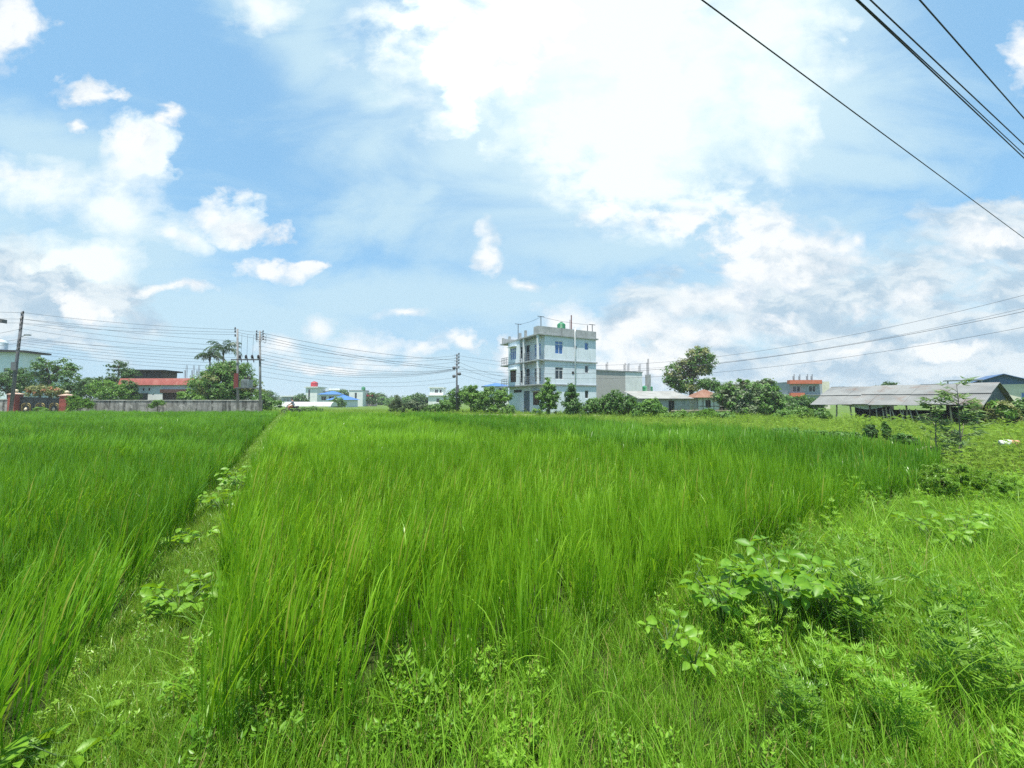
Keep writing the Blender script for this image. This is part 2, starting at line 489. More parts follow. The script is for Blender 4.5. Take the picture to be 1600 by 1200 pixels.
leafmat('flower_orange', (0.32, 0.11, 0.06), (0.52, 0.27, 0.14), (0.45, 0.2, 0.08), 0.25, 0.5, 0.3)
leafmat('palm_leaf', (0.018, 0.05, 0.014), (0.045, 0.10, 0.026), (0.07, 0.14, 0.03), 0.18, 0.5, 0.3)


def ground_mat():
    m, N = new_mat('ground_soil')
    o = N.n('ShaderNodeOutputMaterial')
    b = N.n('ShaderNodeBsdfPrincipled')
    N.t.links.new(b.outputs[0], o.inputs[0])
    g = N.n('ShaderNodeNewGeometry').outputs['Position']
    n1 = N.noise(g, 0.08, 6, 0.6)
    n2 = N.noise(g, 2.5, 7, 0.65)
    soil = N.mix(n2.outputs['Fac'], (0.012, 0.018, 0.005, 1), (0.038, 0.060, 0.014, 1))
    green = N.mix(N.noise(g, 0.9, 7, 0.7).outputs['Fac'], (0.05, 0.10, 0.018, 1), (0.13, 0.20, 0.045, 1))
    sx = N.n('ShaderNodeSeparateXYZ')
    N.put(sx.inputs[0], g)
    far = N.smooth(N.math('ADD', sx.outputs[1], N.math('MULTIPLY', N.math('ABSOLUTE', sx.outputs[0]), 0.25)), 12.0, 30.0)
    col = N.mix(far, soil, green)
    col = N.mix(N.smooth(n1.outputs['Fac'], 0.55, 0.7, 0, 0.4), col, (0.16, 0.15, 0.07, 1))
    N.put(b.inputs['Base Color'], col)
    b.inputs['Roughness'].default_value = 0.95
    b.inputs['Specular IOR Level'].default_value = 0.1
    bp = N.n('ShaderNodeBump')
    bp.inputs['Strength'].default_value = 0.5
    bp.inputs['Distance'].default_value = 0.04
    N.put(bp.inputs['Height'], n2.outputs['Fac'])
    N.put(b.inputs['Normal'], bp.outputs[0])
    return m


M['ground'] = ground_mat()


# ------------------------------------------------------------------ mesh helpers
def tag(o, label=None, cat=None, group=None, kind=None):
    if label:
        o['label'] = label
    if cat:
        o['category'] = cat
    if group:
        o['group'] = group
    if kind:
        o['kind'] = kind
    return o


def empty(name, loc=(0, 0, 0), rz=0.0, label=None, cat=None, group=None):
    o = bpy.data.objects.new(name, None)
    o.empty_display_size = 0.3
    COL.objects.link(o)
    o.location = loc
    o.rotation_euler = (0, 0, rz)
    return tag(o, label, cat, group)


def copy_tree(o, parent=None):
    c = o.copy()
    COL.objects.link(c)
    c.parent = parent
    for ch in list(o.children):
        copy_tree(ch, c)
    return c


def mesh_obj(name, verts, faces, mats, parent=None, smooth=False, tone=None, midx=None):
    me = bpy.data.meshes.new(name)
    me.from_pydata(verts, [], faces)
    for m in (mats if isinstance(mats, (list, tuple)) else [mats]):
        me.materials.append(m)
    if midx is not None:
        me.polygons.foreach_set('material_index', np.asarray(midx, dtype=np.int32))
    if smooth:
        me.polygons.foreach_set('use_smooth', np.ones(len(me.polygons), dtype=bool))
    if tone is not None:
        a = me.attributes.new('tone', 'FLOAT', 'POINT')
        a.data.foreach_set('value', np.asarray(tone, dtype=np.float32))
    me.update()
    o = bpy.data.objects.new(name, me)
    COL.objects.link(o)
    if parent is not None:
        o.parent = parent
    return o


class MB:
    def __init__(self):
        self.v, self.f, self.m = [], [], []

    def add(self, vs, fs, mi=0):
        k = len(self.v)
        self.v += [tuple(x) for x in vs]
        self.f += [tuple(i + k for i in f) for f in fs]
        self.m += [mi] * len(fs)
        return self

    def quad(self, a, b, c, d, mi=0):
        return self.add([a, b, c, d], [(0, 1, 2, 3)], mi)

    def box(self, x0, x1, y0, y1, z0, z1, mi=0):
        vs = [(x, y, z) for z in (z0, z1) for y in (y0, y1) for x in (x0, x1)]
        fs = [(0, 2, 3, 1), (4, 5, 7, 6), (0, 1, 5, 4), (2, 6, 7, 3), (0, 4, 6, 2), (1, 3, 7, 5)]
        return self.add(vs, fs, mi)

    def bar(self, a, b, w, h=None, mi=0):
        """Rectangular bar from a to b."""
        h = h or w
        a, b = Vector(a), Vector(b)
        d = (b - a).normalized()
        up = Vector((0, 0, 1)) if abs(d.z) < 0.95 else Vector((1, 0, 0))
        s = d.cross(up).normalized()
        t = s.cross(d)
        vs = []
        for p in (a, b):
            for i, j in ((-1, -1), (1, -1), (1, 1), (-1, 1)):
                vs.append(p + s * (i * w / 2) + t * (j * h / 2))
        fs = [(0, 1, 2, 3), (7, 6, 5, 4)] + [(i, i + 4, (i + 1) % 4 + 4, (i + 1) % 4) for i in range(4)]
        return self.add(vs, fs, mi)

    def tube(self, pts, rad, n=8, mi=0, cap=True):
        pts = [Vector(p) for p in pts]
        rad = rad if isinstance(rad, (list, tuple)) else [rad] * len(pts)
        vs, fs = [], []
        ref = None
        for i, p in enumerate(pts):
            d = (pts[min(i + 1, len(pts) - 1)] - pts[max(i - 1, 0)]).normalized()
            if ref is None:
                ref = Vector((1, 0, 0)) if abs(d.x) < 0.8 else Vector((0, 1, 0))
            s = d.cross(ref).normalized()
            t = s.cross(d).normalized()
            ref = t.cross(s) if False else ref
            for k in range(n):
                an = 2 * math.pi * k / n
                vs.append(p + (s * math.cos(an) + t * math.sin(an)) * rad[i])
        for i in range(len(pts) - 1):
            for k in range(n):
                fs.append((i * n + k, i * n + (k + 1) % n, (i + 1) * n + (k + 1) % n, (i + 1) * n + k))
        if cap:
            fs.append(tuple(range(n))[::-1])
            fs.append(tuple((len(pts) - 1) * n + k for k in range(n)))
        return self.add(vs, fs, mi)

    def lathe(self, prof, n=16, c=(0, 0, 0), mi=0):
        vs, fs = [], []
        for (r, z) in prof:
            for k in range(n):
                an = 2 * math.pi * k / n
                vs.append((c[0] + r * math.cos(an), c[1] + r * math.sin(an), c[2] + z))
        for i in range(len(prof) - 1):
            for k in range(n):
                fs.append((i * n + k, i * n + (k + 1) % n, (i + 1) * n + (k + 1) % n, (i + 1) * n + k))
        fs.append(tuple(range(n))[::-1])
        fs.append(tuple((len(prof) - 1) * n + k for k in range(n)))
        return self.add(vs, fs, mi)

    def prism(self, poly, y0, y1, axis='y', mi=0):
        """Polygon in x,z pushed along y (or in y,z along x)."""
        n = len(poly)
        vs = [((p, y, q) if axis == 'y' else (y, p, q)) for y in (y0, y1) for p, q in poly]
        fs = [tuple(range(n)), tuple(range(2 * n - 1, n - 1, -1))] + [(i, i + n, (i + 1) % n + n, (i + 1) % n) for i in range(n)]
        return self.add(vs, fs, mi)

    def wall(self, o, u, nrm, u0, u1, z0, z1, openings=(), depth=0.12, mi=0):
        """Wall face with real openings. o origin, u direction along, nrm outward normal."""
        o, u, nrm = Vector(o), Vector(u), Vector(nrm)

        def P(a, z, dd=0.0):
            return o + u * a + Vector((0, 0, z)) - nrm * dd
        us = sorted({u0, u1, *[x for w in openings for x in w[:2]]})
        zs = sorted({z0, z1, *[x for w in openings for x in w[2:4]]})
        us = [x for x in us if u0 <= x <= u1]
        zs = [x for x in zs if z0 <= x <= z1]
        for a, b in zip(us, us[1:]):
            for c, d in zip(zs, zs[1:]):
                mu, mz = (a + b) / 2, (c + d) / 2
                if any(w[0] < mu < w[1] and w[2] < mz < w[3] for w in openings):
                    continue
                self.quad(P(a, c), P(b, c), P(b, d), P(a, d), mi)
        for w in openings:
            a, b, c, d = w[:4]
            self.quad(P(a, c), P(a, d), P(a, d, depth), P(a, c, depth), mi)
            self.quad(P(b, c), P(b, d), P(b, d, depth), P(b, c, depth), mi)
            self.quad(P(a, c), P(b, c), P(b, c, depth), P(a, c, depth), mi)
            self.quad(P(a, d), P(b, d), P(b, d, depth), P(a, d, depth), mi)
        return self

    def build(self, name, mats, parent=None, smooth=False):
        return mesh_obj(name, self.v, self.f, mats, parent, smooth, None, self.m)


def window(root, o, u, nrm, w, frame='white_frame', glass='glass_blue', cols=2, transom=True, depth=0.12, fw=0.06, name='window', hood=None, hood_mat='slab_edge'):
    """A framed window set in the opening w = (u0, u1, z0, z1); its pane is a sub-part."""
    o, u, nrm = Vector(o), Vector(u).normalized(), Vector(nrm)
    a, b, c, d = w[:4]

    def P(x, z, dd):
        return o + u * x + Vector((0, 0, z)) - nrm * dd
    k = depth - 0.05
    m = MB()

    def hbar(x0, x1, z0, z1):
        vs = [P(x, z, dd) for dd in (k - 0.03, k + 0.03) for x, z in ((x0, z0), (x1, z0), (x1, z1), (x0, z1))]
        m.add(vs, [(0, 1, 2, 3), (4, 7, 6, 5), (0, 4, 5, 1), (1, 5, 6, 2), (2, 6, 7, 3), (3, 7, 4, 0)])
    hbar(a, a + fw, c, d)
    hbar(b - fw, b, c, d)
    hbar(a + fw, b - fw, c, c + fw)
    hbar(a + fw, b - fw, d - fw, d)
    zt = d - (d - c) * 0.27 if transom else d - fw
    for i in range(1, cols):
        x = a + (b - a) * i / cols
        hbar(x - fw / 2, x + fw / 2, c + fw, zt)
        if transom:
            hbar(x - fw / 2, x + fw / 2, zt + fw, d - fw)
    if transom:
        hbar(a + fw, b - fw, zt, zt + fw)
    f = m.build(name, M[frame], root)
    g = MB()
    g.quad(P(a, c, k + 0.012), P(b, c, k + 0.012), P(b, d, k + 0.012), P(a, d, k + 0.012))
    g.build('pane', M[glass], f)
    if hood:
        h = MB()
        vs = [P(x, z, dd) for x in (a - 0.15, b + 0.15) for z, dd in ((d + 0.10, 0.0), (d + 0.18, 0.0), (d + 0.16, -hood), (d + 0.08, -hood))]
        h.add(vs, [(0, 1, 2, 3), (7, 6, 5, 4), (0, 4, 5, 1), (1, 5, 6, 2), (2, 6, 7, 3), (3, 7, 4, 0)])
        h.build('hood', M[hood_mat], f)
    return f


def leaf_quads(P, D, S, L, wid, rng, fold=0.15, droop=0.0):
    """Vectorised leaves. P base (n,3), D direction, S side vector, L length (n,), wid ratio -> verts, faces. Six-vertex leaf with a fold."""
    n = len(P)
    Nrm = np.cross(D, S)
    L = L[:, None]
    w = wid * L
    mid = P + D * L * 0.45 - Nrm * L * fold * 0.5
    tip = P + D * L - Nrm * L * droop
    a = P + D * L * 0.42 + S * w * 0.5 + Nrm * L * fold * 0.3
    b = P + D * L * 0.42 - S * w * 0.5 + Nrm * L * fold * 0.3
    V = np.stack([P, a, tip, b, mid], 1).reshape(-1, 3)
    k = np.arange(n)[:, None] * 5
    F = np.concatenate([k + np.array([[0, 1, 2, 4]]), k + np.array([[0, 4, 2, 3]])], 0)
    return V, F


def unit(a):
    return a / np.maximum(np.linalg.norm(a, axis=-1, keepdims=True), 1e-9)


def crown_mesh(name, blobs, mat, parent, seed, n_clump=60, per=46, leaf=0.22, clump=0.35, wid=0.5, up=0.3, mats=None, second=0.0):
    """Leaves in clumps through ellipsoids. blobs: (x,y,z,rx,ry,rz) in parent space."""
    rng = np.random.default_rng(seed)
    vol = np.array([(b[3] * b[4] * b[5]) ** 0.67 for b in blobs])
    cnt = np.maximum(4, np.round(n_clump * 1.45 * vol / vol.sum())).astype(int)
    Ps, Ds, Ss, Ls, Ts, Ms = [], [], [], [], [], []
    for b, k in zip(blobs, cnt):
        c = np.array(b[:3])
        r = np.array(b[3:6])
        dirs = unit(rng.normal(size=(k, 3)) + np.array([0, 0, 0.15]))
        rad = rng.uniform(0.35, 1.0, (k, 1)) ** 0.55 * rng.uniform(0.78, 1.12, (k, 1))
        cen = c + dirs * r * rad
        rc = clump * (r.mean() / 1.2) ** 0.3 * rng.uniform(0.55, 1.35, k)
        for i in range(k):
            m = max(6, int(per * rng.uniform(0.5, 1.4)))
            dd = unit(rng.normal(size=(m, 3)))
            pos = cen[i] + dd * rc[i] * rng.uniform(0.2, 1.0, (m, 1)) * np.array([1.15, 1.15, 0.8])
            nrm = unit(dd * 0.7 + dirs[i] * 0.5 + np.array([0, 0, up]) + rng.normal(size=(m, 3)) * 0.45)
            t = unit(np.cross(nrm, rng.normal(size=(m, 3))))
            Ps.append(pos)
            Ds.append(t)
            Ss.append(unit(np.cross(nrm, t)))
            Ls.append(leaf * rng.uniform(0.7, 1.45, m))
            Ts.append(np.clip(rng.uniform(0.15, 0.85) + rng.normal(size=m) * 0.16, 0, 1))
            Ms.append(np.full(m, 1 if rng.random() < second else 0))
    P, D, S, L, T, Mi = [np.concatenate(x) for x in (Ps, Ds, Ss, Ls, Ts, Ms)]
    P = P - D * L[:, None] * 0.5
    V, F = leaf_quads(P, D, S, L, wid, rng, 0.12, 0.1)
    zmin = 0.02
    V[:, 2] = np.maximum(V[:, 2], zmin + (V[:, 2] < zmin) * np.abs(rng.normal(size=len(V))) * 0.05)
    return mesh_obj(name, V.tolist(), F.tolist(), mats or mat, parent, False, np.repeat(T, 5), np.concatenate([Mi, Mi]))


def tree(name, label, cat, px, base_py, Y, blobs_px, leafm='leaf_mid', bark='bark', n=60, per=40, leaf=0.22, clump=0.4, trunk_r=0.12, wid=0.5, seed=1,
         group=None, z0=0.05, depth=1.0, stems=1, mats=None, second=0.0, up=0.3, trunk_name='trunk', crown_name='crown'):
    """A tree or shrub whose crown ellipsoids are sized from their extent in the photograph at distance Y."""
    g = at(px, base_py, Y)
    base = Vector((g.x, Y, z0))
    root = empty(name, base, 0, label, cat, group)
    rnd = random.Random(seed)
    k = Y / FPX
    blobs = []
    for (bx, by, rx, ry) in blobs_px:
        c = at(bx, by, Y)
        dy = rnd.uniform(-0.25, 0.25) * rx * k * depth
        blobs.append((c.x - base.x, dy, c.z - base.z, rx * k, (rx * 0.6 + ry * 0.4) * k * depth, ry * k))
    t = MB()
    top = max(b[2] + b[5] * 0.2 for b in blobs)
    for s in range(stems):
        ox = rnd.uniform(-1, 1) * trunk_r * 2 * (stems > 1)
        c0 = blobs[s % len(blobs)]
        fork = Vector((ox + (c0[0] - ox) * 0.35, c0[1] * 0.3, max(0.25, (c0[2] - c0[5] * 0.55)) if stems == 1 else 0.3))
        r0 = trunk_r / math.sqrt(stems)
        t.tube([(ox, 0, -0.08), (ox + fork.x * 0.2, fork.y * 0.2, fork.z * 0.5), fork], [r0 * 1.25, r0, r0 * 0.8], 8)
        for i, b in enumerate(blobs):
            if stems > 1 and i % stems != s:
                continue
            e = Vector((b[0], b[1], b[2] + b[5] * 0.25))
            mid = fork.lerp(e, 0.5) + Vector((rnd.uniform(-1, 1), rnd.uniform(-1, 1), 0.4)) * b[3] * 0.12
            t.tube([fork, mid, e], [r0 * 0.62, r0 * 0.4, r0 * 0.14], 6)
            for q in range(4):
                an = rnd.uniform(0, 6.28)
                e2 = e + Vector((math.cos(an) * b[3] * 0.75, math.sin(an) * b[4] * 0.75, rnd.uniform(-0.5, 0.5) * b[5]))
                s0 = fork.lerp(e, rnd.uniform(0.5, 0.9))
                t.tube([s0, s0.lerp(e2, 0.5) + Vector((0, 0, b[5] * 0.1)), e2], [r0 * 0.28, r0 * 0.18, r0 * 0.06], 5)
    t.build(trunk_name, M[bark], root, True)
    crown_mesh(crown_name, blobs, M[leafm], root, seed, n, per, leaf, clump, wid, up, [M[x] for x in mats] if mats else None, second)
    return root


def skin(name, verts, edges, radii, mat, parent, loc=(0, 0, 0), rootv=0, sub=1):
    me = bpy.data.meshes.new(name)
    me.from_pydata([Vector(v) for v in verts], edges, [])
    o = bpy.data.objects.new(name, me)
    COL.objects.link(o)
    o.parent = parent
    o.location = loc
    md = o.modifiers.new('skin', 'SKIN')
    md.use_smooth_shade = True
    for i, r in enumerate(radii):
        sv_ = me.skin_vertices[0].data[i]
        sv_.radius = (r, r) if not isinstance(r, tuple) else r
        sv_.use_root = i == rootv
    s = o.modifiers.new('sub', 'SUBSURF')
    s.levels = sub
    s.render_levels = sub
    me.materials.append(mat)
    return o


# ------------------------------------------------------------------ terrain
D1Y = np.array([-3.0, 1.78, 2.65, 5.63, 34.0, 60.0])
D1X = np.array([1.28, -1.66, -2.24, -4.06, -20.2, -35.0])


def dike1(y):
    return np.interp(y, D1Y, D1X)


def dike2(y):
    return 7.9 - 0.6 * np.asarray(y, dtype=float)


FRONT = np.array([(-1.5, 1.55), (-0.97, 1.72), (-0.54, 1.86), (0.19, 2.24), (0.66, 2.6), (1.1, 2.92), (2.2, 3.7), (3.2, 4.35), (4.2, 4.9), (6.0, 5.9), (8.0, 7.2), (9.0, 8.4)])
BACK = np.array([(-30, 36.5), (-20.0, 35.5), (-10.0, 31.0), (-4.5, 27.0), (1.0, 21.5), (5.5, 16.8), (8.0, 12.2), (8.6, 9.0), (8.9, 7.0)])


def front(x):
    return np.interp(x, FRONT[:, 0], FRONT[:, 1], left=-5)


def backl(x):
    return np.interp(x, BACK[:, 0], BACK[:, 1])


def d1w(y):
    return np.interp(y, [0, 2, 4, 8, 16, 34], [0.46, 0.44, 0.38, 0.38, 0.46, 0.6])


def ground_h(x, y):
    x = np.asarray(x, dtype=float)
    y = np.asarray(y, dtype=float)
    d = np.abs(x - dike1(y)) / 1.15
    h = 0.15 * np.clip(1 - (d / 0.62) ** 2, 0, 1)
    d2 = np.abs(x - dike2(y)) / 1.16
    h = h + 0.08 * np.clip(1 - (d2 / 0.4) ** 2, 0, 1) * (y > 4.5) * (y < 34)
    h = h + 0.03 * np.sin(x * 1.7 + 0.6 * np.sin(y * 1.3)) * np.sin(y * 1.9 + 1.0)
    return np.where(y < 45, h, h * np.clip(1 - (y - 45) / 10, 0, 1))


def axis_coords(lo, hi, step, ends, ratio=1.35):
    c = list(np.arange(lo, hi + 1e-6, step))
    s = step
    while c[-1] < ends[1]:
        s *= ratio
        c.append(c[-1] + s)
    s = step
    while c[0] > ends[0]:
        s *= ratio
        c.insert(0, c[0] - s)
    return np.array(c)


def build_ground():
    xs = axis_coords(-16, 12, 0.16, (-4000, 4000))
    ys = axis_coords(-2.5, 16, 0.16, (-4000, 4500))
    X, Y = np.meshgrid(xs, ys)
    Z = ground_h(X, Y)
    V = np.stack([X, Y, Z], -1).reshape(-1, 3)
    nx = len(xs)
    i, j = np.meshgrid(np.arange(nx - 1), np.arange(len(ys) - 1))
    k = (j * nx + i).reshape(-1)
    F = np.stack([k, k + 1, k + nx + 1, k + nx], 1)
    o = mesh_obj('ground', V.tolist(), F.tolist(), M['ground'], smooth=True)
    tag(o, 'flat muddy field ground with low grassy dikes', 'ground', kind='structure')


build_ground()
# dirt road along the compound wall, just past the rice
rd = MB()
rp = [(-75, 38.6), (-40, 38.3), (-26, 38.6), (-14, 40.5), (-4, 41.6), (4, 41.2), (10, 39.0)]
for (a, b) in zip(rp, rp[1:]):
    rd.quad((a[0], a[1] - 1.1, 0.16), (b[0], b[1] - 1.1, 0.16), (b[0], b[1] + 1.1, 0.16), (a[0], a[1] + 1.1, 0.16))
    rd.quad((a[0], a[1] - 1.9, 0.0), (b[0], b[1] - 1.9, 0.0), (b[0], b[1] - 1.1, 0.16), (a[0], a[1] - 1.1, 0.16))
    rd.quad((a[0], a[1] + 1.1, 0.16), (b[0], b[1] + 1.1, 0.16), (b[0], b[1] + 1.9, 0.0), (a[0], a[1] + 1.9, 0.0))
tag(rd.build('dirt_road', M['dirt_road'], None, True), 'pale dirt road on a low bank behind the rice', 'road', kind='structure')


# ------------------------------------------------------------------ grass and rice: instanced clumps on loose points
def blade(rng, base, h, lean_az, lean, curve, w, segs, twist=0.0):
    """A narrow leaf blade. Returns verts, faces."""
    d = np.array([math.cos(lean_az), math.sin(lean_az), 0.0])
    s = np.array([-math.sin(lean_az + twist), math.cos(lean_az + twist), 0.0])
    p = np.array(base, dtype=float)
    ang = lean
    V, F = [], []
    step = h / segs
    for i in range(segs):
        f = i / segs
        ww = w * (0.55 + 0.9 * f if f < 0.4 else 0.91 * (1 - ((f - 0.4) / 0.6) ** 1.6) + 0.04)
        V += [p + s * ww / 2, p - s * ww / 2]
        p = p + (d * math.sin(ang) + np.array([0, 0, 1]) * math.cos(ang)) * step
        ang += curve / segs * (0.4 + 1.5 * f)
    V.append(p)
    for i in range(segs - 1):
        F.append((2 * i, 2 * i + 1, 2 * i + 3, 2 * i + 2))
    F.append((2 * segs - 2, 2 * segs - 1, 2 * segs))
    return V, F


class Proto:
    def __init__(self):
        self.v, self.f, self.m, self.t = [], [], [], []

    def add(self, V, F, mi=0, tone=0.5):
        k = len(self.v)
        self.v += [tuple(float(q) for q in x) for x in V]
        self.f += [tuple(int(i) + k for i in f) for f in F]
        self.m += [mi] * len(F)
        self.t += [tone] * len(V)


def rice_tuft(seed, n, h, segs, w, bend=0.0, az=0.0, spread=0.05):
    """A planted hill of rice: upright sheaths, flat blades leaving them at different heights."""
    rng = np.random.default_rng(seed)
    p = Proto()
    nt = max(6, n // 4)
    for i in range(nt):
        a = rng.uniform(0, 6.283)
        r = spread * math.sqrt(rng.random())
        b0 = np.array([r * math.cos(a), r * math.sin(a), -0.02])
        out = np.array([math.cos(a), math.sin(a), 0.0]) * rng.uniform(0.0, 0.16)
        hs = h * rng.uniform(0.34, 0.62)
        top = b0 + out * hs + np.array([0, 0, hs])
        ca = rng.uniform(0, 6.283)
        sd = np.array([math.cos(ca), math.sin(ca), 0.0]) * w * 0.33
        p.add([b0 + sd, b0 - sd, top - sd, top + sd], [(0, 1, 2, 3)], 0, float(np.clip(rng.normal(0.3, 0.15), 0, 1)))
        for k in range(3 + int(rng.random() < 0.6)):
            f = rng.uniform(0.45, 1.0) if k else 1.0
            base = b0 + (top - b0) * f
            la = a + k * 2.6 + rng.normal() * 0.7
            if bend > 0:
                la = az + rng.normal() * 0.8
            lean = abs(rng.normal(0.16, 0.11)) if k else abs(rng.normal(0.06, 0.05))
            cur = abs(rng.normal(0.12, 0.2)) + bend * rng.uniform(0.3, 1.2)
            if rng.random() < 0.08:
                cur += rng.uniform(0.6, 1.5)
            L = h * rng.uniform(0.38, 0.66)
            V, F = blade(rng, base, L, la, lean, cur, w * rng.uniform(0.75, 1.35), segs, rng.normal() * 0.8)
            u = rng.random()
            p.add(V, F, 1 if u < 0.035 else 0, float(np.clip(rng.normal(0.72 if bend > 0 else 0.48, 0.27), 0, 1)))
    return p


def grass_tuft(seed, n, hmin, hmax, segs, w, spread, cmin=0.3, cmax=1.4, dead=0.07):
    rng = np.random.default_rng(seed)
    p = Proto()
    for i in range(n):
        a = rng.uniform(0, 6.283)
        r = spread * math.sqrt(rng.random())
        V, F = blade(rng, (r * math.cos(a), r * math.sin(a), -0.015), rng.uniform(hmin, hmax), rng.uniform(0, 6.283), abs(rng.normal(0.22, 0.2)),
                     rng.uniform(cmin, cmax), w * rng.uniform(0.6, 1.3), segs, rng.normal() * 0.7)
        p.add(V, F, 1 if rng.random() < dead else 0, rng.random())
    return p


def herb(seed, stems, h, leaf, per, wid=0.5, spread=0.06, tilt=0.5):
    """A low broad-leaved weed: thin stems with pairs of small leaves."""
    rng = np.random.default_rng(seed)
    p = Proto()
    for s in range(stems):
        a = rng.uniform(0, 6.283)
        top = np.array([math.cos(a), math.sin(a), 0]) * rng.uniform(0.2, 1.0) * h * tilt + np.array([0, 0, h * rng.uniform(0.6, 1.1)])
        b0 = np.array([math.cos(a + 1), math.sin(a + 1), 0]) * spread * rng.random()
        sd = np.array([-math.sin(a), math.cos(a), 0]) * 0.0016
        p.add([b0 + sd, b0 - sd, top - sd, top + sd], [(0, 1, 2, 3)], 1, 0.4)
        for i in range(per):
            f = rng.uniform(0.25, 1.0)
            pos = b0 + (top - b0) * f
            la = rng.uniform(0, 6.283)
            el = rng.uniform(-0.2, 0.7)
            D = np.array([[math.cos(la) * math.cos(el), math.sin(la) * math.cos(el), math.sin(el)]])
            S = unit(np.cross(D, np.array([[0, 0, 1.0]])) + rng.normal(size=(1, 3)) * 0.25)
            V, F = leaf_quads(pos[None] + D * 0.01, D, S, np.array([leaf * rng.uniform(0.5, 1.25) * (1.15 - 0.4 * f)]), wid, rng, 0.2, 0.2)
            p.add(V, F, 0, rng.random())
    return p


def feather(seed, stems, h, nl=7):
    """A feathery weed: stems with deeply cut leaves made of narrow lobes."""
    rng = np.random.default_rng(seed)
    p = Proto()
    for s in range(stems):
        a = rng.uniform(0, 6.283)
        top = np.array([math.cos(a), math.sin(a), 0]) * rng.uniform(0.1, 0.5) * h + np.array([0, 0, h * rng.uniform(0.65, 1.1)])
        sd = np.array([-math.sin(a), math.cos(a), 0]) * 0.0022
        p.add([sd, -sd, top - sd * 0.5, top + sd * 0.5], [(0, 1, 2, 3)], 1, 0.4)
        for i in range(nl):
            f = 0.25 + 0.75 * (i + 1) / nl
            pos = top * f
            la = a + i * 2.4 + rng.normal() * 0.3
            el = rng.uniform(0.2, 0.8)
            D0 = np.array([math.cos(la) * math.cos(el), math.sin(la) * math.cos(el), math.sin(el)])
            Ll = h * 0.34 * rng.uniform(0.7, 1.2) * (1.2 - 0.5 * f)
            S0 = unit(np.cross(D0, [0, 0, 1.0]))
            for q in range(5):
                g = 0.3 + 0.17 * q
                bp = pos + D0 * Ll * g - np.array([0, 0, 0.25 * Ll * g * g])
                for sg in (-1, 1):
                    D = unit((D0 * 0.75 + S0 * sg * (0.9 - 0.12 * q))[None])
                    S = unit(np.cross(D, np.array([[0, 0, 1.0]])) + rng.normal(size=(1, 3)) * 0.3)
                    V, F = leaf_quads(bp[None], D, S, np.array([Ll * (0.52 - 0.07 * q)]), 0.26, rng, 0.1, 0.15)
                    p.add(V, F, 0, rng.random())
            V, F = leaf_quads((pos + D0 * Ll * 0.2)[None], D0[None], S0[None], np.array([Ll * 0.9]), 0.10, rng, 0.1, 0.2)
            p.add(V, F, 0, rng.random())
    return p


